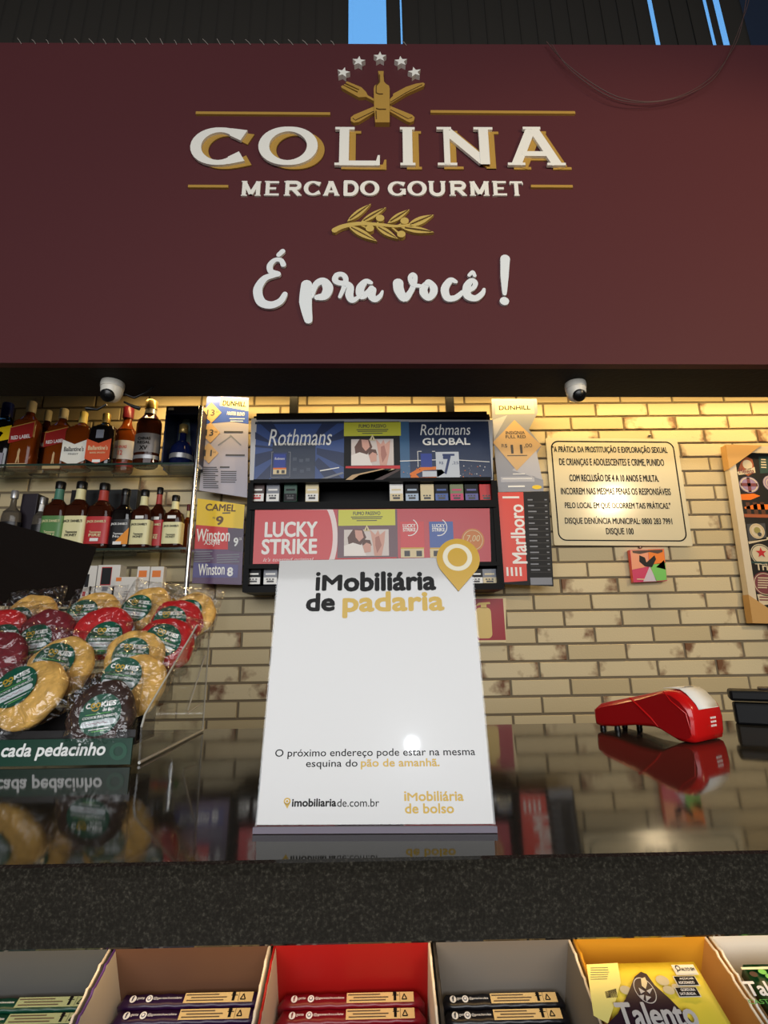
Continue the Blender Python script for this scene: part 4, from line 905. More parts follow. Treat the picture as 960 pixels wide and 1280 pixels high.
ik.rect(663, 722, 690, 731, GREY, 2)
tag(mb.build('price_sheet', loc=P(657, 674, Y2)), 'red and black price sheet with sideways white lettering, right of the lower advert', 'price sheet', 'cigarette price sheets')

# ================================================================== NOTICE PLATE, LITTLE CARD, POSTER, EXTINGUISHER SIGN
PC = M('cream_enamel', (206, 198, 170), .16, spec=.6)
a, b = P(686, 548, WALL-.012), P(694, 683, WALL-.012)
pp = Plane((0, WALL-.014, CZ), (1, 0, -.018), (0, 0, 1))
t = thing('notice_plate', pp.at(772, 617), 'cream rectangular legal notice plate with black border screwed to the brick wall', 'sign')
mb = MB(); mb.prism([pp.xyz(*q) for q in rrect(pp, 687.5, 548, 856, 682, .006)], -pp.n*.004, PC); ik = Ink(mb, pp)
o1 = rrect(pp, 693, 551.5, 850.5, 676.5, .035, 6); o2 = rrect(pp, 694.6, 553.1, 848.9, 674.9, .030, 6); n = len(o1)
mb.add([pp.xyz(*q, .0004) for q in o1]+[pp.xyz(*q, .0004) for q in o2], [[i, (i+1) % n, (i+1) % n+n, i+n] for i in range(n)], BLACK)
for t_, u0, u1, v0, v1 in (('"A PRÁTICA DA PROSTITUIÇÃO E EXPLORAÇÃO SEXUAL', 690.5, 834, 556.5, 567.5), ('DE CRIANÇAS E ADOLESCENTES E CRIME, PUNIDO', 699, 830, 573.5, 584), ('COM RECLUSÃO DE 4 A 10 ANOS E MULTA.', 711.5, 823, 591.5, 602), ('INCORREM NAS MESMAS PENAS OS RESPONSÁVEIS', 701, 838, 608, 618.5), ('PELO LOCAL EM QUE OCORREM TAIS PRÁTICAS."', 706, 838, 626.5, 637), ('DISQUE DENÚNCIA MUNICIPAL: 0800 283 7991', 706, 840, 645.5, 656.5), ('DISQUE 100', 757.5, 792, 660, 669.5)):
    ik.text(t_, u0, v0, u1, v1, BLACK, 2, .015)
mb.build('plate', t)
for u, v in ((812, 544.5), (800, 684.5)):
    mb = MB(); q = P(u, v, WALL-.004); mb.ring([(.006, -.004), (.009, 0), (.006, .004)], M('screw_steel', (150, 146, 140), .3, 1), q, 12); mb.build('fixing_screw', t)
cp = tilted(788, 690, 791.5, 727, WALL-.03)
mb, ik = sheet('s', cp, [(787, 687.5), (830, 686), (834, 726), (792, 728)], M('magenta_print', (196, 50, 96), .35), th=.02, side=M('coral_card', (222, 90, 70), .4))
for q, m_ in (([(788, 688), (810, 687), (811, 708), (790, 712)], M('salmon_print', (226, 150, 116), .4)), ([(810, 687), (829.5, 686.5), (831.5, 704), (812, 706)], ORANGE), ([(812, 706), (831.5, 703), (833.5, 725), (820, 726)], LGREEN), ([(812, 708), (804, 727), (821, 726.5)], M('mauve_print', (196, 186, 200), .4)), ([(830, 700), (832, 712), (820, 709)], DKGREEN), ([(799, 694), (806, 697), (808, 703), (818, 694), (820, 699), (815, 709), (806, 708), (799, 702)], CHARC), ([(790, 688.5), (828, 687), (828, 690), (822, 692), (812, 690), (800, 692.5), (791, 691)], BROWN)): ik.poly(q, m_, 1 if m_ not in (CHARC, BROWN) else 2)
ik.rect(796, 723.5, 806, 724.5, CREAM, 2)
tag(mb.build('art_card', loc=P(810, 707, WALL-.03)), 'small colourful faceted card box on the wall beneath the notice plate', 'card')
# framed poster, turned slightly on the wall
pq = tilted(906, 560, 938.5, 776, WALL-.035)
t = thing('framed_poster', pq.at(980, 660), 'poster of round beer labels in pale frame with brown cardboard corner protectors', 'poster')
fm = M('pale_wood_frame', (206, 192, 166), .5); pbk = M('poster_black', (30, 28, 27), .35); card = M('kraft_card', (190, 148, 88), .7)
A0, B0 = pq.ab(938, 776)[0]-.0, pq.ab(938.5, 778)[1]; B1 = pq.ab(905, 558)[1]; A1 = A0+.56; fwid = pq.ab(918, 600)[0]-pq.ab(911.5, 600)[0]+.008
def slab(mb, a0, b0, a1, b1, o0, o1, m): mb.prism([pq.xyz(a, b, o1) for a, b in ((a0, b0), (a1, b0), (a1, b1), (a0, b1))], -pq.n*(o1-o0), m)
for q in ((A0, B0, A0+fwid, B1), (A1-fwid, B0, A1, B1), (A0+fwid, B0, A1-fwid, B0+fwid), (A0+fwid, B1-fwid, A1-fwid, B1)):
    mb = MB(); slab(mb, *q, -.02, .012, fm); mb.build('frame_rail', t)
mb = MB(); slab(mb, A0+fwid, B0+fwid, A1-fwid, B1-fwid, -.015, .001, pbk); ik = Ink(mb, pq, base=.001)
CR = M('label_cream', (206, 190, 158), .4); PU = M('label_plum', (120, 62, 66), .4); LV = M('label_lilac', (150, 126, 160), .4); DT = M('label_teal', (40, 66, 62), .4); OCH = M('label_brick', (160, 84, 50), .4)
def badge(u, v, r, m1_, m2_, word=None, mm=CREAM):
    ik.disc(u, v, r, r, m1_, 1); ik.arc(u, v, r*.92, r*.92, .1, m2_, 2); ik.disc(u, v, r*.62, r*.62, m2_, 2); ik.disc(u, v, r*.5, r*.5, m1_, 3)
    if word: ik.text(word, u-r*.75, v-r*.22, u+r*.75, v+r*.22, mm, 4, .02)
ik.poly([(922, 589), (926, 578), (933, 571), (940, 574), (944, 590), (935, 595)], OCH, 1); ik.disc(934, 581, 6, 6, CR, 2); ik.poly([(921, 590), (943, 584), (944, 591), (923, 594)], CR, 2); ik.text('Helena', 923.5, 585.5, 942, 592, PU, 3, .02, .1)
ik.poly([(948, 571), (975, 570), (978, 590), (950, 592)], DT, 1); ik.lines(951, 573, 958, 586, 4, CR, 2)
ik.disc(936, 606, 12, 10, LV, 1); ik.arc(936, 606, 11, 9, .14, CR, 2); ik.rect(925.5, 604, 946.5, 608, PU, 2); ik.rect(934, 597, 938, 615, PU, 2); badge(963, 604, 9.5, LV, CR)
ik.poly([(925, 618), (942, 617), (950, 620), (938, 625), (926, 625)], M('tangerine_print', (232, 116, 30), .35), 1); ik.poly([(930, 634), (945, 630), (968, 631), (968, 637), (944, 637), (931, 636)], M('tangerine_print', (232, 116, 30), .35), 1)
for u in (933, 942, 951): ik.rect(u, 628, u+5, 646, M('warm_brown_print', (92, 54, 34), .4), 1)
ik.rect(930, 643, 966, 647, OCH, 2)
ik.poly([(933, 655), (956, 654), (958, 674), (936, 677)], DGREY, 1); ik.disc(946, 664, 9.5, 9.5, CR, 2); ik.arc(946, 664, 8.4, 8.4, .1, TAN, 3); ik.disc(946, 663, 4, 4, M('olive_spot', (150, 140, 80), .4), 4); ik.disc(949, 668, 2.5, 2.5, DGREY, 5)
ik.poly([(935, 677), (962, 671), (963, 674), (936, 680)], CR, 1)
ik.disc(951, 693, 13, 13, CR, 1); ik.arc(951, 693, 12, 12, .07, DT, 2); c0 = pq.ab(951, 691); r_ = pq.ab(958, 691)[0]-c0[0]
mb.poly([pq.xyz(c0[0]+(r_ if i % 2 == 0 else r_*.42)*math.cos(math.radians(90+36*i)), c0[1]+(r_ if i % 2 == 0 else r_*.42)*math.sin(math.radians(90+36*i)), .0026) for i in range(10)], RDLAB); ik.rect(938, 702, 963, 704.5, DT, 3)
ik.text('Tripel', 944, 704, 975, 716, CR, 2, .03, rot=.0); ik.disc(956, 730, 15, 15, PU, 1); ik.arc(956, 730, 13.5, 13.5, .06, CR, 2); ik.lines(947, 721, 962, 736, 5, CR, 2)
ik.poly([(946, 743), (985, 741), (987, 752), (950, 757)], CR, 1); ik.lines(949, 745, 980, 752, 2, PU, 2)
badge(985, 625, 11, OCH, CR); badge(988, 660, 12, DT, CR); badge(990, 695, 12, CR, RDLAB); badge(992, 730, 12, CR, DT); badge(985, 585, 8, PU, CR)
mb.build('print', t)
for sx, sz in ((0, 1), (0, 0), (1, 1), (1, 0)):
    a, b = (A1 if sx else A0), (B1 if sz else B0); da, db = (-.155 if sx else .155), (-.11 if sz else .11); e = .003
    ea, eb = (e if sx else -e), (e if sz else -e); mb = MB()
    mb.prism([pq.xyz(a+ea, b+eb, .0155), pq.xyz(a+da, b+eb, .0155), pq.xyz(a+ea, b+db, .0155)], -pq.n*.036, card); mb.build('corner_protector', t)
# extinguisher sign, mostly behind the counter card
ep = wallplane(WALL-.006)
mb, ik = sheet('s', ep, [(560, 747), (632.5, 747), (632.5, 803), (560, 803)], M('sign_cream', (214, 196, 150), .35), th=.003)
ik.rect(561.5, 748.5, 630.5, 800.5, M('fire_red', (150, 22, 34), .35), 1); EX = M('extinguisher_cream', (214, 186, 112), .4)
ik.mb.poly([ep.xyz(*q, ik.off(2)) for q in rrect(ep, 595, 759.5, 614.5, 798, .018)], EX); ik.rect(601, 754, 608, 760, EX, 2); ik.poly([(594, 758), (598, 753.5), (612, 752.5), (613, 755), (600, 756)], EX, 3); ik.rect(578, 770, 588, 796, EX, 2)
tag(mb.build('extinguisher_sign', loc=P(596, 775, WALL-.006)), 'red fire extinguisher sign on the bricks, mostly hidden behind the white counter display', 'sign')
#@@COUNTERITEMS
# ================================================================== WHITE COUNTER CARD
SX, SYC, LEAN, SYAW = -.0061, .5024, .1982, -.0392
ax = np.array([math.cos(SYAW), math.sin(SYAW), 0]); nb = np.array([-math.sin(SYAW), math.cos(SYAW), 0])
upv = nb*math.sin(LEAN)+np.array([0, 0, math.cos(LEAN)])
sp = Plane((SX, SYC, CT+.004), ax, upv)
AC = clear('acrylic', (.97, .98, .98), .09, .02)
t = thing('display_stand', (SX, SYC, CT), 'white advertising card in clear acrylic stand on the counter, with gold map pin', 'sign')
SLH = .2525
W2 = .1065
mb = MB(); PAPER = M('card_paper', (198, 196, 192), .22, spec=.5, coat=.6)
mb.prism([sp.xyz(a, b, 0) for a, b in ((-W2+.001, .002), (W2-.001, .002), (W2-.001, SLH), (-W2+.001, SLH))], -sp.n*.001, PAPER); mb.build('card', t)
mb = MB(); mb.prism([sp.xyz(a, b, -.0012) for a, b in ((-W2-.0008, -.003), (W2+.0008, -.003), (W2+.0008, SLH+.001), (-W2-.0008, SLH+.001))], -sp.n*.002, AC); mb.build('back_sheet', t)
o_ = sp.xyz(0, 0); mb = MB(); mb.obox((SX, SYC, CT+.0005)-ax*(W2+.001)-nb*.003, ax*(2*W2+.002), nb*.075, (0, 0, .003), AC); mb.build('foot', t)
mb = MB(); mb.obox((SX, SYC, CT+.0005)-ax*(W2+.001)-nb*.005, ax*(2*W2+.002), nb*.0025, (0, 0, .005), M('acrylic_edge', (120, 112, 124), .1)); mb.build('foot_lip', t)
mb = MB(); ik = Ink(mb, sp, step=.0002)
INK = M('card_black', (26, 25, 24), .4, spec=.15); CG = M('card_gold', (206, 166, 46), .3)
ik.text('i', 394.5, 715, 400.5, 738.5, INK, 1, .03); ik.text('M', 402.5, 718.5, 428, 738.5, INK, 1, .045); ik.text('obiliária', 429.5, 714, 545, 739, INK, 1, .045); ik.text('de', 382.5, 741, 419, 764.5, INK, 1, .045); ik.text('padaria', 428, 739, 555.5, 772, CG, 1, .045)
mb.build('headline', t); mb = MB(); ik = Ink(mb, sp, step=.0002)
ik.text('O próximo endereço pode estar na mesma', 344, 935.5, 594, 948, INK, 1, .008); ik.text('esquina do', 382.5, 949.5, 447, 961.5, INK, 1, .008); ik.text('pão de amanhã.', 451, 948, 549.5, 961.5, CG, 1, .03)
mb.build('tagline', t); mb = MB(); ik = Ink(mb, sp, step=.0002)
ik.text('imobiliaria', 365, 998, 420.5, 1008.5, INK, 1, .035); ik.text('de.com.br', 421.5, 998.5, 474, 1008.5, INK, 1, .005)
ik.disc(359, 1001.5, 4.4, 4.4, CG, 1); ik.poly([(354.9, 1003), (363.1, 1003), (359, 1011)], CG, 1); ik.disc(359, 1001.5, 2.6, 2.6, WHITE, 2); ik.disc(359, 1001.5, 1.7, 1.7, CG, 3)
mb.build('web_address', t); mb = MB(); ik = Ink(mb, sp, step=.0002)
ik.text('i', 505, 989, 508, 1001.3, CG, 1, .02); ik.text('M', 509, 990.8, 522, 1001.3, CG, 1, .03); ik.text('obiliária', 523, 988.5, 579.5, 1001.5, CG, 1, .03); ik.text('de bolso', 506, 1004, 567.5, 1017, CG, 1, .03)
mb.build('logo_text', t)
c0 = sp.ab(572.5, 699); rr = (sp.ab(599, 699)[0]-sp.ab(545.5, 699)[0])/2; tip = sp.ab(573, 739.5)
th0 = math.asin(min(.98, rr/(c0[1]-tip[1]))); outl = [(c0[0]+rr*math.cos(a), c0[1]+rr*math.sin(a)) for a in np.linspace(-th0*.9, PI+th0*.9, 32)]+[tuple(tip)]
mb = MB(); mb.prism([sp.xyz(a, b, .0022) for a, b in outl], -sp.n*.0015, M('pin_gold', (204, 160, 30), .3)); ik = Ink(mb, sp, step=.0003, base=.0022)
ik.disc(571.5, 697.5, 18.3, 16.8, M('pin_white', (232, 224, 196), .3), 1, 36); ik.disc(571.5, 697.5, 12.3, 11.6, M('pin_gold', (204, 160, 30), .3), 2, 30)
mb.build('map_pin', t)

# ================================================================== CARD MACHINE
g1 = np.array(PZ(871, 931.5, CT)); ea = np.array([.52, -.854, 0]); ea /= np.linalg.norm(ea); LM = .174; g0 = g1-ea*LM
ea = ea*1.0; en = np.array([-ea[1], ea[0], 0]); ez = np.array([0, 0, 1.0])
WM = .094; MO = g0.copy(); MO[2] = CT
def mp(s_, h, w_): return MO+ea*s_+ez*h+en*w_
RP = M('red_gloss_plastic', (196, 20, 20), .22, spec=.5, coat=.3); RP2 = M('dark_red_plastic', (150, 14, 18), .3)
mz = P(850, 867, MO[1]-.05)
t = thing('card_machine', MO+ea*LM/2, 'red card payment machine with a paper receipt lying on the counter', 'card reader')
up = [(-.05, .024), (-.045, .034), (.04, .046), (.25, .055), (.48, .065), (.70, .075), (.78, .078)]
head = [(.86, .076), (.93, .068), (.985, .056), (1.0, .050), (1.01, .035), (1.0, .012), (.985, .003), (.95, .0005)]
low = [(.85, .0005), (.78, .006), (.68, .014), (.6, .017), (.4, .0155), (.15, .008), (0, .0055), (-.04, .0075)]
prof = [(a*LM, b) for a, b in up+head+low]
mb = MB(); n = len(prof)
cx_, cz_ = sum(p[0] for p in prof)/n, sum(p[1] for p in prof)/n
def ringp(inset, w_):
    out = []
    for a, b in prof:
        d = np.array([cx_-a, .033-b]); out.append((a+np.sign(d[0])*inset*min(1, abs(d[0])/.03), b+np.sign(d[1])*inset*min(1, abs(d[1])/.012), w_))
    return out
rings = [ringp(.006, 0), ringp(.002, .003), ringp(0, .009), ringp(0, WM-.009), ringp(.002, WM-.003), ringp(.006, WM)]
V = [mp(*q) for rg in rings for q in rg]
Fc = [[j*n+i, j*n+(i+1) % n, (j+1)*n+(i+1) % n, (j+1)*n+i] for j in range(5) for i in range(n)]
mb.add(V, Fc, RP, True); mb.add(V[:n], [list(range(n))[::-1]], RP2); mb.add(V[-n:], [list(range(n))], RP2)
body = mb.build('body', t)
# side seam, lighter groove slanting down the flank
mb = MB(); mb.tube([mp(.40*LM, .0605, .0012), mp(.47*LM, .052, -.0004), mp(.60*LM, .032, -.0004), mp(.66*LM, .019, .0014)], .0017, RP, 6); mb.build('side_seam', t)
mb = MB(); mb.tube([mp(.76*LM, .076, .0014), mp(.82*LM, .062, -.0004), mp(.945*LM, .045, -.0003), mp(.965*LM, .012, .001)], .0012, RP, 6); mb.build('side_seam', t)
# receipt curling over the printer end
mb = MB(); W0, W1 = .020, WM-.012; V = []; Fc = []
path = [(.70, .0795), (.78, .081), (.86, .0795), (.91, .074), (.95, .066), (.985, .0585), (1.004, .0505)]
for a, b in path: V += [mp(a*LM, b, W0), mp(a*LM, b, W1), mp(a*LM, b-.0006, W0), mp(a*LM, b-.0006, W1)]
for i in range(len(path)-1):
    a = 4*i; Fc += [[a, a+1, a+5, a+4], [a+2, a+6, a+7, a+3], [a, a+4, a+6, a+2], [a+1, a+3, a+7, a+5]]
mb.add(V, Fc, M('receipt_paper', (232, 230, 222), .6), True)
for sA, hA, sB, hB, fr0, fr1 in ((.80, .0807, .815, .0804, .5, .85), (.83, .0802, .842, .08, .05, .45), (.83, .0802, .842, .08, .5, .8)):
    mb.poly([mp(sA*LM, hA+.0004, W0+(W1-W0)*fr0), mp(sA*LM, hA+.0004, W0+(W1-W0)*fr1), mp(sB*LM, hB+.0004, W0+(W1-W0)*fr1), mp(sB*LM, hB+.0004, W0+(W1-W0)*fr0)][::-1], GREY)
mb.build('receipt', t)
# white emblem on the head: three rows of three short marks, and two faint ones
mb = MB(); WI = M('machine_white', (235, 220, 214), .4)
for r in range(3):
    for c_ in range(3):
        b = .036-.006*r; a = np.interp(b, [.003, .012, .035, .050], [.985, 1.0, 1.01, 1.0])*LM; wq = WM*.52+.0058*c_
        mb.obox(mp(a+.0002, b-.002, wq), ea*.0006, en*.0042, ez*.003, WI)
mb.build('emblem', t)
for a, wq in ((.0, .014), (.0, WM-.014), (.03, .014), (.03, WM-.014)):
    mb = MB(); q = mp(a, 0, wq); mb.ring([(.005, 0), (.0055, .003), (.0045, .0058 if a < .01 else .0085)], BLACKP, q, 12); mb.build('rubber_foot', t)

# black two-tier case at the right end
q0 = P(921, 905, 1.02); q0[2] = CT
BC = M('black_case_plastic', (12, 12, 13), .45, spec=.2)
t = thing('black_case', q0, 'low black two-tier plastic case at the right end of the counter', 'case')
zt_ = P(925, 862, 1.02)[2]; zmid = P(925, 876, 1.02)[2]
e1 = np.array([math.cos(-.5), math.sin(-.5), 0]); e2 = np.array([math.sin(.5), math.cos(.5), 0])
q0 = q0-e1*.004
mb = MB(); mb.obox(q0+e1*.004, e1*.30, e2*.03, (0, 0, zmid-CT-.003), BC); mb.build('lower_tray', t, bevel=.004)
mb = MB(); mb.obox(q0+np.array([0, 0, zmid-CT])-e2*.004, e1*.31, e2*.046, (0, 0, zt_-zmid), BC); mb.build('upper_tray', t, bevel=.005)
mb = MB(); mb.obox(q0+e1*.05+e2*.006+np.array([0, 0, zt_-CT-.001]), e1*.24, e2*.03, (0, 0, .006), M('brown_black_plastic', (44, 32, 28), .4)); mb.build('lid', t, bevel=.004)

# ================================================================== COOKIE STAND
SXR = -.336; FY, BY = .772, 1.034
t = thing('cookie_stand', (SXR-.2, (FY+BY)/2, CT), 'clear acrylic stepped stand of bagged cookies on the left of the counter', 'display stand')
LXS = -.80
sil = [(FY, CT+.001), (FY-.004, CT+.05), (FY+.004, CT+.066), (FY+.02, CT+.078), (BY-.016, CT+.236), (BY-.012, CT+.246), (BY, CT+.248), (BY, CT+.001)]
AE = M('acrylic_bright_edge', (190, 186, 176), .15)
for x in (SXR-.003, LXS):
    mb = MB(); mb.prism([(x, y, z) for y, z in sil], (.003, 0, 0), AC); sp_ = mb.build('side_panel', t)
    mb = MB(); mb.tube([(x+.0015, y, z) for y, z in sil[1:6]], .0016, AE, 6, False); mb.tube([(x+.0015, y, z+.002) for y, z in (sil[0], sil[-1])], .0022, AE, 6); mb.tube([(x+.0015, BY, CT+.002), (x+.0015, BY, CT+.247)], .0016, AE, 6); mb.build('polished_edge', sp_)
mb = MB(); mb.box((LXS+.003, BY-.003, CT+.001), (SXR-.003, BY, CT+.20), AC); mb.build('back_panel', t)
# steps that hold the rows
ST = [(.805, .03), (.865, .072), (.925, .112), (.985, .152)]
sm_ = M('smoked_acrylic', (36, 34, 34), .25)
for i, (y, h) in enumerate(ST):
    mb = MB(); mb.box((LXS+.004, y-.028, CT+h-.004), (SXR-.012, y+.034, CT+h), sm_ if i == 0 else AC); s1 = mb.build('step', t)
    mb = MB(); mb.box((LXS+.004, y-.030, CT+h-.004), (SXR-.012, y-.027, CT+h+.016), sm_ if i == 0 else AC); mb.build('step_lip', s1)
    mb = MB(); mb.box((LXS+.004, y+.030, CT+h), (SXR-.012, y+.033, CT+h+(.040 if i < 2 else .036)), sm_ if i < 2 else AC); mb.build('riser', s1)
    if i:
        for dy in (-.02, .02):
            mb = MB(); mb.box((SXR-.012, y+dy-.008, CT+h-.012), (SXR-.003, y+dy+.008, CT+h+.012), AC); mb.build('slot_tab', s1)
a = PX(175, 942, SXR)
mb = MB(); mb.tube([(SXR-.001, BY-.09, CT+.05), (SXR-.001, BY-.02, CT+.14)], .0015, AE, 6); mb.tube([(SXR-.001, BY-.09, CT+.045), (SXR-.001, BY-.03, CT+.052)], .0015, AE, 6); mb.build('rear_brace', t)
# green header strip
fp = wallplane(FY-.004); z0s, z1s = CT+.002, fp.at(100, 923.5)[2]
STG = M('strip_green', (12, 58, 42), .3)
mb = MB(); mb.box((LXS, FY-.004, z0s), (SXR-.012, FY-.001, z1s), STG); ik = Ink(mb, Plane((0, FY-.0042, CZ), (1, 0, -.0), (0, 0, 1)))
ik.text('cada pedacinho', 2, 928.5, 132, 950.5, WHITE, 1, .03, .18); ik.arc(148, 939, 11, 11, .45, M('strip_ring_green', (26, 80, 58), .3), 1)
ik.text('com amor em', -118, 928.5, -8, 950.5, WHITE, 1, .03, .18) if 0 else None
mb.build('header_strip', t)

def cookie_mesh(R, th, seed, m, cracks=True):
    rnd = random.Random(seed); mb = MB(); N_, K = 40, 9; V = []
    ph = [rnd.uniform(0, 6.28) for _ in range(8)]
    def rad(a): return R*(1+.025*math.sin(3*a+ph[0])+.02*math.sin(5*a+ph[1])+.012*math.sin(9*a+ph[2]))
    prof = [(0.02, 1), (.25, 1.0), (.5, .97), (.7, .9), (.86, .74), (.96, .45), (1, .05), (.97, -.35), (.86, -.5), (.4, -.52), (.02, -.52)]
    for r, z in prof:
        for i in range(N_):
            a = 2*PI*i/N_; q = rad(a)*r
            dz = (.07*math.sin(7*a+ph[3]+r*9)+.07*math.sin(11*r+ph[4]+4*a)+.05*math.sin(13*a+ph[5]+14*r))*(z > 0)*min(1, r*2)
            V.append((q*math.cos(a), q*math.sin(a), th*(z+dz)))
    Fc = [[j*N_+i, (j+1)*N_+i, (j+1)*N_+(i+1) % N_, j*N_+(i+1) % N_] for j in range(len(prof)-1) for i in range(N_)]
    mb.add(V, Fc, m, True); mb.add(V[:N_], [list(range(N_))], m, True); mb.add(V[-N_:], [list(range(N_))[::-1]], m, True)
    return mb
DO = M('cookie_golden', (224, 176, 92), .7, bump=1.0, bscale=70, var=.25); DR = M('cookie_red', (186, 22, 26), .6, bump=.6, bscale=90, var=.2)
DD = M('cookie_wine', (112, 20, 32), .65, bump=.6, bscale=90, var=.2); DC = M('cookie_chocolate', (52, 30, 22), .65, bump=.7, bscale=90, var=.25)
STK = M('sticker_green', (8, 84, 62), .35); WRAP = clear('cellophane', (.99, .99, .99), .13, .07, bump=.9, bscale=34)
def sticker(R):
    mb = MB(); pl = Plane((0, 0, 0), (1, 0, 0), (0, 1, 0)); n = 36
    mb.prism([pl.xyz(R*math.cos(2*PI*i/n), R*math.sin(2*PI*i/n), 0) for i in range(n)], (0, 0, -.0006), STK); ik = Ink(mb, pl, step=.0002)
    ik.tab('C', -R*.74, R*.34, -R*.52, R*.60, WHITE, 1, .05); ik.tab('OO', -R*.50, R*.34, -R*.02, R*.60, MUST, 1, .05); ik.tab('KIES', 0, R*.34, R*.72, R*.60, WHITE, 1, .05)
    ik.mb.add([pl.xyz(-R*.26+R*.2*math.cos(math.radians(a))*q, R*.34+R*.16*math.sin(math.radians(a))*q, .0002) for a in range(200, 345, 16) for q in (1, .72)], [[2*i, 2*i+1, 2*i+3, 2*i+2] for i in range(9)], MUST)
    ik.tab('do Ben', R*.1, R*.12, R*.66, R*.28, WHITE, 1, .03)
    ik.rab(-R*.7, R*.03, R*.5, R*.06, LGREEN, 1)
    ik.tab('COOKIE RECHEADO', -R*.82, -R*.16, R*.82, -R*.04, WHITE, 1, .03)
    a0, b0, a1, b1 = -R*.86, -R*.56, R*.80, -R*.24; r = R*.15
    mb.poly([pl.xyz(*q, .0004) for q in [(a1-r+r*math.cos(math.radians(x)), (b0+b1)/2+r*math.sin(math.radians(x))) for x in range(-90, 91, 20)]+[(a0+r+r*math.cos(math.radians(x)), (b0+b1)/2+r*math.sin(math.radians(x))) for x in range(90, 271, 20)]], M('sticker_white', (214, 222, 224), .35))
    ik.mb.add([pl.xyz(-R*.6+R*.09*i, -R*.42+R*.05*math.sin(i*2.3)+q*R*.03, .0006) for i in range(12) for q in (0, 1)], [[2*i, 2*i+2, 2*i+3, 2*i+1] for i in range(11)], M('sticker_pen', (150, 90, 110), .5))
    ik.rab(-R*.45, -R*.70, R*.5, -R*.66, WHITE, 1); ik.rab(-R*.3, -R*.80, R*.3, -R*.76, LGREEN, 1)
    return mb
def bag(wd, ht, th, seed):
    """pillow of cellophane with a crimped top seam and puckers"""
    rnd = random.Random(seed); mb = MB(); NX, NY = 16, 18; ph = [rnd.uniform(0, 6.28) for _ in range(6)]
    for sgn in (1, -1):
        V = []
        for j in range(NY+1):
            for i in range(NX+1):
                x, y = i/NX*2-1, j/NY*2-1
                e = max(0, (1-x**4)*(1-abs(y)**3)); e = e**.5
                wr = .0016*math.sin(9*x+4*y+ph[0])*e+.0012*math.sin(-7*x+13*y+ph[1])*e+.001*math.sin(21*x+ph[2]+5*y)
                z = sgn*(th*(e if sgn > 0 else e*.55)+.0003)+wr*(1 if sgn > 0 else .3)
                V.append((wd/2*x*(1+.02*math.sin(5*y+ph[3])), ht/2*y*(1+.02*math.sin(4*x+ph[4])), z))
        Fc = [[j*(NX+1)+i, j*(NX+1)+i+1, (j+1)*(NX+1)+i+1, (j+1)*(NX+1)+i] for j in range(NY) for i in range(NX)]
        mb.add(V, Fc if sgn > 0 else [f[::-1] for f in Fc], WRAP, True)
    return mb
def cookie(u, v, y, R, m, label, su, sv, tilt=64, yaw=0, roll=0, seed=0, sr=.60):
    R = R*1.13; c0 = P(u, v, y)
    # local +Z = the cookie's face, turned up towards the customer
    n = Vector((math.sin(math.radians(yaw)), -math.sin(math.radians(tilt)), math.cos(math.radians(tilt)))).normalized()
    q = n.to_track_quat('Z', 'Y').to_matrix()
    xa = Vector((1, 0, 0)); xa = (xa-n*xa.dot(n)).normalized(); ya = n.cross(xa)
    rt = Matrix((xa, ya, n)).transposed() @ Matrix.Rotation(math.radians(roll), 3, 'Z')
    t = thing('cookie', c0, label, 'cookie', 'bagged cookies on the stand', rot=rt.to_euler())
    th = .0125
    cookie_mesh(R, th, seed, m).build('biscuit', t, local=True)
    s_ = sticker(R*sr).build('sticker', t, local=True)
    # sticker position: from the pixel, on the plane just over the cookie's face
    nv = np.array(n); pl = Plane(c0+nv*(th*1.02+.0026), np.array(xa), np.array(ya)); a = pl.at(su, sv)-c0
    inv = np.array(rt.transposed()); s_.location = tuple(inv@a)
    b_ = bag(R*2.18, R*2.36, th*1.3+.004, seed+50).build('wrapper', t, local=True); b_['label'] = 'clear crinkled cellophane bag'; b_.location = (0, R*.12, -.001)
for i, a in enumerate((
    (38, 868, .800, .047, DO, 'large golden cookie lying at the front left of the stand', 18, 858, 63, -6, 28),
    (128, 893, .792, .043, DC, 'dark chocolate cookie at the front right of the stand', 125, 893, 71, 0, 8),
    (76, 834, .866, .046, DO, 'golden cookie behind the front one, left of the stand\'s middle', 67, 826, 65, 5, -8),
    (168, 857, .846, .044, DO, 'golden cookie right behind the dark chocolate cookie', 152, 845, 69, 5, -6),
    (168, 822, .900, .044, DO, 'golden cookie half hidden between another golden one and the red ones', 163, 818, 69, 4, -4),
    (206, 806, .925, .045, DR, 'bright red cookie nearest the stand\'s right side panel', 203, 800, 67, 18, -14),
    (221, 779, .965, .042, DR, 'red cookie behind the one by the right side panel', 212, 775, 67, 10, 5),
    (128, 791, .925, .045, DR, 'red cookie in the middle of the third row', 130, 797, 67, 0, 0),
    (57, 793, .925, .043, DD, 'wine red cookie left of the red one in the third row', 42, 800, 67, 0, 10),
    (-4, 793, .925, .044, DR, 'bright red cookie cut by the left edge of the picture', 0, 800, 67, 0, 0),
    (-8, 826, .870, .046, DD, 'wine red cookie cut by the left edge beside the golden one', -30, 826, 65, 0, 0),
    (38, 772, .985, .043, DO, 'golden cookie at the left of the back row', 18, 776, 65, 0, 8),
    (118, 768, .985, .042, DO, 'golden cookie in the back row, second from the left', 102, 766, 65, 0, 5),
    (184, 762, .985, .042, DO, 'golden cookie in the back row below the slim white boxes', 170, 760, 65, 0, -8),
    (240, 768, .990, .040, DO, 'golden cookie in the back row at the right corner', 234, 765, 65, 4, -4))):
    cookie(*a, seed=i*7+3)
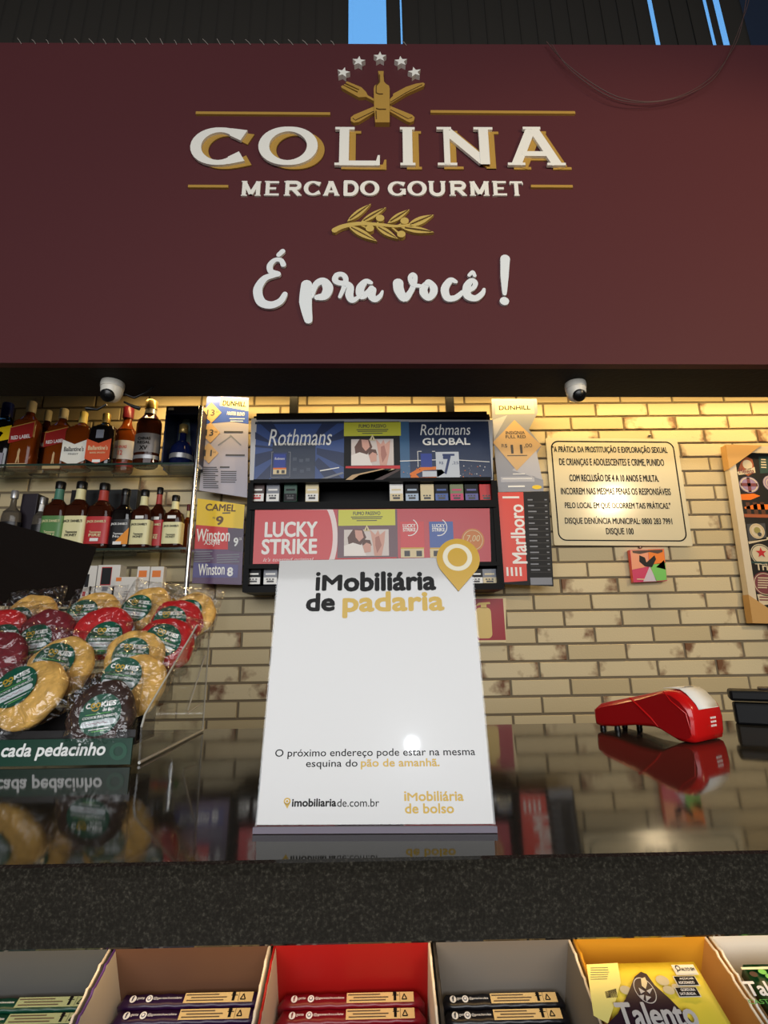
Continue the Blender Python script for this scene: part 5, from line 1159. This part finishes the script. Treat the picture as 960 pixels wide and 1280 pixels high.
#@@CANDY
# ================================================================== CHOCOLATE BOXES UNDER THE COUNTER
TL = math.radians(23.3)
ed = np.array([0, -math.cos(TL), -math.sin(TL)]); enn = np.array([0, -math.sin(TL), math.cos(TL)]); exx = np.array([1.0, 0, 0])
O0 = np.array([0, .5, CZ-.2462])
def tb(x, d, n): return O0+exx*x+ed*d+enn*n          # across, down the slope, up from it
tray = thing('slanted_shelf', tb(0, 0, -.125), 'slanted display shelf under the counter holding the open chocolate boxes', 'shelf')
mb = MB(); mb.obox(tb(-.75, -.005, -.125), exx*1.5, ed*.25, enn*.012, M('shelf_board', (92, 70, 50), .5)); mb.build('board', tray)
mb = MB(); mb.obox(tb(-.75, .245, -.112), exx*1.5, ed*.01, enn*.03, M('shelf_board', (92, 70, 50), .5)); mb.build('front_rail', tray)
def cbox(x0, x1, mi, mo, label, backm):
    t = thing('chocolate_box', tb((x0+x1)/2, .1, -.112), label, 'box', 'open chocolate display boxes')
    D, Hh, w_ = .235, .112, .0022
    mb = MB(); mb.obox(tb(x0, 0, -.1125), exx*(x1-x0), ed*D, enn*.002, mi); mb.build('base', t)
    mb = MB(); mb.obox(tb(x0+w_, 0, -.1105), exx*(x1-x0-2*w_), ed*.002, enn*.1125, backm); mb.build('back_panel', t)
    for x in (x0, x1-w_):
        # torn, perforated upper edge
        top_ = [(0, -.002)]; k = 0
        while k < D: top_ += [(k+.012, random.uniform(-.0010, 0)), (k+.015, .0010), (k+.018, -.0008)]; k += .018
        top_ = [q for q in top_ if q[0] < D]
        mb = MB(); mb.prism([tb(x, 0, -.1105)]+[tb(x, a, b) for a, b in top_]+[tb(x, D, -.006), tb(x, D, -.1105)], exx*w_, mi, mi); mb.build('side_panel', t)
        mb = MB(); e_ = mo if x == x0 else EDG
        mb.tube([tb(x+w_/2, a, b+.0004) for a, b in top_ if a < D], .0011, e_, 5); mb.build('cut_edge', t)
    return t
EDG = M('card_cut_edge', (226, 216, 196), .7)
KW = M('card_inner_white', (206, 198, 184), .6); KG = M('card_inner_grey', (118, 114, 108), .6); KR = M('card_red', (158, 18, 16), .5); KB = M('card_inner_kraft', (196, 150, 84), .6); KGY = M('card_gold_yellow', (206, 150, 40), .5); KBR = M('card_brown_inner', (98, 68, 50), .6)
g_ = .0012
XS = [-.2259, -.0927, .0414, .1596, .2754]
cbox(-.362, XS[0]-g_, KG, M('card_dark_green', (24, 60, 44), .5), 'open chocolate box with dark green packets, leftmost under the counter', M('card_slate_back', (86, 88, 88), .6))
cbox(XS[0]+g_, XS[1]-g_, KW, M('card_violet', (84, 52, 120), .5), 'open chocolate box with purple packets under the counter', KBR)
cbox(XS[1]+g_, XS[2]-g_, KW, KR, 'open red chocolate box under the white counter display', KR)
cbox(XS[2]+g_, XS[3]-g_, KG, M('card_black_outer', (40, 38, 38), .5), 'open grey chocolate box with black packets under the counter', KG)
cbox(XS[3]+g_, XS[4]-g_, KB, KGY, 'open kraft chocolate box with the yellow packet under the counter', KGY)
cbox(XS[4]+g_, .392, KB, M('card_white_outer', (220, 220, 214), .5), 'open chocolate box with the green packet at the right corner', M('card_white_back', (224, 226, 220), .5))
# bars standing on edge: we look down on their long narrow tops
def bar_top(x0, x1, d0, topn, th, ht, m, label, group, tone, split, edge=None):
    """wrapped bar: pillowy body with crimped ends, print on the narrow top"""
    t = thing('chocolate_bar', tb((x0+x1)/2, d0, topn-ht), label, 'chocolate bar', group)
    mb = MB(); nx = 20; V = []
    for i in range(nx+1):
        f_ = i/nx; x = x0+(x1-x0)*f_; e = min(1, min(f_, 1-f_)/.055); e = e**.5; j = .0006*math.sin(i*2.1+d0*500)
        hh = th/2*(.12+.88*e); tt = .006*(1-e)
        for (dd, nn) in ((-hh, -ht), (-hh, -tt-.002), (-hh*.8, -tt+j), (hh*.8, -tt+j), (hh, -tt-.002), (hh, -ht)): V.append(tb(x, d0+dd, topn+nn))
    K = 6; Fc = [[i*K+k_, i*K+(k_+1) % K, (i+1)*K+(k_+1) % K, (i+1)*K+k_] for i in range(nx) for k_ in range(K)]
    mb.add(V, Fc, m, True); mb.add(V[:K], [list(range(K))[::-1]], m); mb.add(V[-K:], [list(range(K))], m); mb.build('wrapper', t)
    pl = Plane(tb(x0, d0, topn+.0009), exx, -ed); mb = MB(); ik = Ink(mb, pl, step=.0003, base=.0002); L = x1-x0; w_ = th*.72
    xs = L*split; ik.rab(xs, -w_/2, L*.925, w_/2, tone, 0)
    for k_, (q0, q1) in enumerate(((.02, .5), (.1, .62), (.04, .58))):
        y = w_*(.28-.28*k_); ik.rab(xs+(L*.925-xs)*q0, y-w_*.06, xs+(L*.925-xs)*q1, y+w_*.05, M('pack_text', (86, 70, 56), .5), 1)
    xa = xs+(L*.925-xs)*.70; ik.rab(xa, -w_*.38, xa+.0022, w_*.25, BLACK, 1); ik.rab(xa-.001, w_*.12, xa+.0042, w_*.2, BLACK, 1); ik.mb.add([pl.xyz(xa+.001+.0016*math.cos(q), w_*.34+.0016*math.sin(q), .0006) for q in np.linspace(0, 2*PI, 9)[:-1]], [list(range(8))], BLACK)
    xb2 = xs+(L*.925-xs)*.86; hw_ = w_*.34
    for s0, s1 in (((-1, -1), (1, -1)), ((1, -1), (0, 1)), ((0, 1), (-1, -1))):
        p0, p1 = np.array(s0)*hw_*.8, np.array(s1)*hw_*.8; d_ = p1-p0; n_ = np.array([-d_[1], d_[0]])/np.linalg.norm(d_)*.0004
        ik.mb.poly([pl.xyz(xb2+q[0], q[1], .0006) for q in (p0-n_, p1-n_, p1+n_, p0+n_)], BLACK)
    ik.rab(xb2-hw_*1.5, -w_*.45, xb2-hw_*1.4, w_*.45, BLACK, 1)
    for k_, ch in ((.18, 'f'), (.42, 'o')):      # round social icons
        cx0 = xs*k_+L*.03; r = w_*.36
        ik.mb.poly([pl.xyz(cx0+r*math.cos(q), r*math.sin(q), .0003) for q in np.linspace(0, 2*PI, 17)[:-1]], WHITE)
        if ch == 'f': ik.tab('f', cx0-r*.28, -r*.75, cx0+r*.34, r*.7, m, 2, .05)
        else:
            ik.mb.poly([pl.xyz(cx0+r*.62*math.cos(q), r*.62*math.sin(q), .0006) for q in np.linspace(0, 2*PI, 13)[:-1]], GREY); ik.mb.poly([pl.xyz(cx0+r*.36*math.cos(q), r*.36*math.sin(q), .0009) for q in np.linspace(0, 2*PI, 13)[:-1]], WHITE)
        e_ = xs*(.24 if ch == 'f' else .44)+L*.045; 
        ik.tab('gente' if ch == 'f' else '@gentechocolate', cx0+r*1.25, -r*.4, cx0+r*1.25+(r*2.2 if ch == 'f' else min(xs*.48, xs-cx0-r*2)), r*.45, WHITE, 1)
    mb.build('print', t)
CRM = M('pack_cream', (214, 186, 128), .45)
FV = M('violet_foil', (36, 12, 50), .28); FR = M('red_foil', (112, 8, 24), .28); FB = M('black_foil', (16, 16, 22), .28); FG = M('green_foil_pack', (6, 56, 42), .28)
pbk_ = Plane(O0, exx, enn)
def topn_at(u, v, d0):
    """height above the slope of the point seen at a pixel, on the row at distance d0"""
    p = Plane(tb(0, d0, 0), exx, enn).at(u, v); return (p-O0)@enn
def row(x0, x1, u, v0, m, tone, words, group, split, n=5, pitch=.0112, th=.0104, skew=0):
    n0 = topn_at(u, v0, .012)
    for i in range(n):
        bar_top(x0+skew*i, x1+skew*i, .012+pitch*i, n0-.001*i, th, .06, m, words[i], group, tone, split)
ordw = ('rearmost, against the back panel', 'second from the back', 'third from the back', 'fourth from the back', 'fifth from the back')
row(XS[0]+.006, XS[1]-.006, 230, 1249, FV, CRM, ['purple wrapped chocolate bar standing on edge, '+o for o in ordw], 'purple chocolate bars', .46)
row(XS[1]+.005, XS[2]-.007, 430, 1249, FR, CRM, ['dark red wrapped chocolate bar standing on edge, '+o for o in ordw], 'dark red chocolate bars', .47)
row(XS[2]+.006, XS[3]-.007, 630, 1249, FB, CRM, ['black wrapped chocolate bar standing on edge, '+o for o in ordw], 'black chocolate bars', .40)
row(-.352, XS[0]-.006, 50, 1254, FG, M('pack_sage', (150, 160, 120), .45), ['dark green wrapped chocolate bar standing on edge, '+o for o in ordw], 'dark green chocolate bars', .42)
# flat packets lying face up in the two right-hand boxes
def flat_packet(x0, x1, d0, d1, n0, m, label, art):
    t = thing('chocolate_packet', tb((x0+x1)/2, (d0+d1)/2, n0-.012), label, 'chocolate bar', 'flat chocolate packets')
    mb = MB(); NX, NY = 18, 18; V = []
    for j in range(NY+1):
        for i in range(NX+1):
            a, b = i/NX*2-1, j/NY*2-1; e = (max(0, 1-abs(a)**14)*max(0, 1-abs(b)**14))**.5
            V.append(tb(x0+(x1-x0)*i/NX, d0+(d1-d0)*j/NY, n0-.002+.002*e+.0006*math.sin(i*1.9+j)*e))
    M_ = len(V)
    for j in range(NY+1):
        for i in range(NX+1): V.append(tb(x0+(x1-x0)*i/NX, d0+(d1-d0)*j/NY, n0-.013))
    W_ = NX+1; Fc = [[j*W_+i, (j+1)*W_+i, (j+1)*W_+i+1, j*W_+i+1] for j in range(NY) for i in range(NX)]
    Fc += [[M_+j*W_+i, M_+j*W_+i+1, M_+(j+1)*W_+i+1, M_+(j+1)*W_+i] for j in range(NY) for i in range(NX)]
    bd = [i for i in range(W_)]+[j*W_+NX for j in range(1, NY+1)]+[NY*W_+i for i in range(NX-1, -1, -1)]+[j*W_ for j in range(NY-1, 0, -1)]
    Fc += [[bd[i], bd[(i+1) % len(bd)], M_+bd[(i+1) % len(bd)], M_+bd[i]] for i in range(len(bd))]
    mb.add(V, Fc, m, True); mb.build('wrapper', t)
    mb = MB(); ik = Ink(mb, Plane(tb(0, 0, n0+.0012), exx, -ed), step=.0003); art(ik); mb.build('print', t)
FY_ = M('yellow_foil', (226, 206, 70), .3)
AUB = M('aubergine_print', (44, 26, 38), .35); SLV = M('silver_letter', (196, 192, 188), .3)
n1 = (Plane(tb(0, .03, 0), exx, enn).at(800, 1206)-O0)@enn
PLT = Plane(tb(0, 0, n1+.0012), exx, -ed)
def art_y(ik):
    ik.poly([(733, 1206), (772, 1204), (776, 1228), (770, 1250), (760, 1280), (742, 1270)], M('pale_yellow_print', (232, 220, 130), .35), 1)
    for u, v, r in ((782, 1238, 7), (828, 1226, 8), (836, 1238, 7), (845, 1234, 5)): ik.disc(u, v, r, r*.8, M('almond_print', (196, 186, 150), .4), 1)
    ik.poly([(756, 1240), (770, 1236), (772, 1247), (758, 1248)], AUB, 1)
    ik.poly([(801, 1215.5), (808, 1218), (818, 1232), (838, 1250), (862, 1275), (880, 1300), (740, 1300), (772, 1268), (784, 1245), (793, 1222)], AUB, 2)
    ik.arc(806, 1239, 12.5, 16.5, .07, SLV, 3); ik.poly([(801, 1225), (806, 1223), (809, 1230), (807, 1238), (802, 1234)], CREAM, 4)
    for q in ([(798, 1236), (806, 1241), (801, 1244)], [(808, 1240), (816, 1236), (812, 1244)], [(799, 1246), (805, 1245), (804, 1253)], [(807, 1246), (814, 1248), (808, 1254)]): ik.poly(q, SLV, 4)
    ik.text('Talento', 772, 1254, 870, 1288, SLV, 5, .03, .12)
    lb = M('label_white_black', (214, 212, 200), .35)
    for k_, (v0, s_) in enumerate(((1207, 'ALTO EM'), (1221, 'AÇÚCAR ADICIONADO'), (1235, 'GORDURA SATURADA'))):
        u_ = 842+k_*1.8; ik.rect(u_, v0, u_+28, v0+13, lb, 3); ik.rect(u_+1, v0+1, u_+27, v0+12, BLACK if k_ else lb, 4)
        if k_:
            a, b = s_.split(); ik.text(a, u_+5, v0+2.5, u_+23, v0+6, WHITE, 5, .02); ik.text(b, u_+4, v0+7.5, u_+24, v0+11, WHITE, 5, .02)
        else: ik.text(s_, u_+9, v0+4.5, u_+26, v0+8.5, BLACK, 5, .03); ik.arc(u_+5, v0+5, 3, 3.6, .35, BLACK, 5); ik.poly([(u_+4, v0+8), (u_+6, v0+8), (u_+5, v0+11)], BLACK, 5)
    ik.lines(738, 1209, 762, 1226, 6, DGREY, 2, .2)
xa_, xb_2 = PLT.ab(731, 1215)[0]+0, PLT.ab(878, 1215)[0]
flat_packet(XS[3]+.006, xb_2, .027, .19, n1, FY_, 'yellow chocolate packet with dark mountain shape lying face up in the kraft box', art_y)
n2 = n1
def art_g(ik):
    for u, v, m_ in ((942, 1218, BROWN), (953, 1215, LGREEN), (962, 1221, LGREEN)): ik.disc(u, v, 5, 3.5, m_, 1)
    ik.text('Talento', 932, 1227, 1006, 1246, WHITE, 3, .03, .12); ik.text('CASTANHAS', 935, 1250, 996, 1256, LGREEN, 3, .01)
    ik.rect(926, 1208.5, 1010, 1211.5, M('pale_strip', (222, 220, 190), .4), 1)
flat_packet(XS[4]+.008, .385, .03, .19, n2, M('deep_green_foil', (10, 62, 30), .3), 'dark green chocolate packet lying face up in the right corner box', art_g)
#@@END
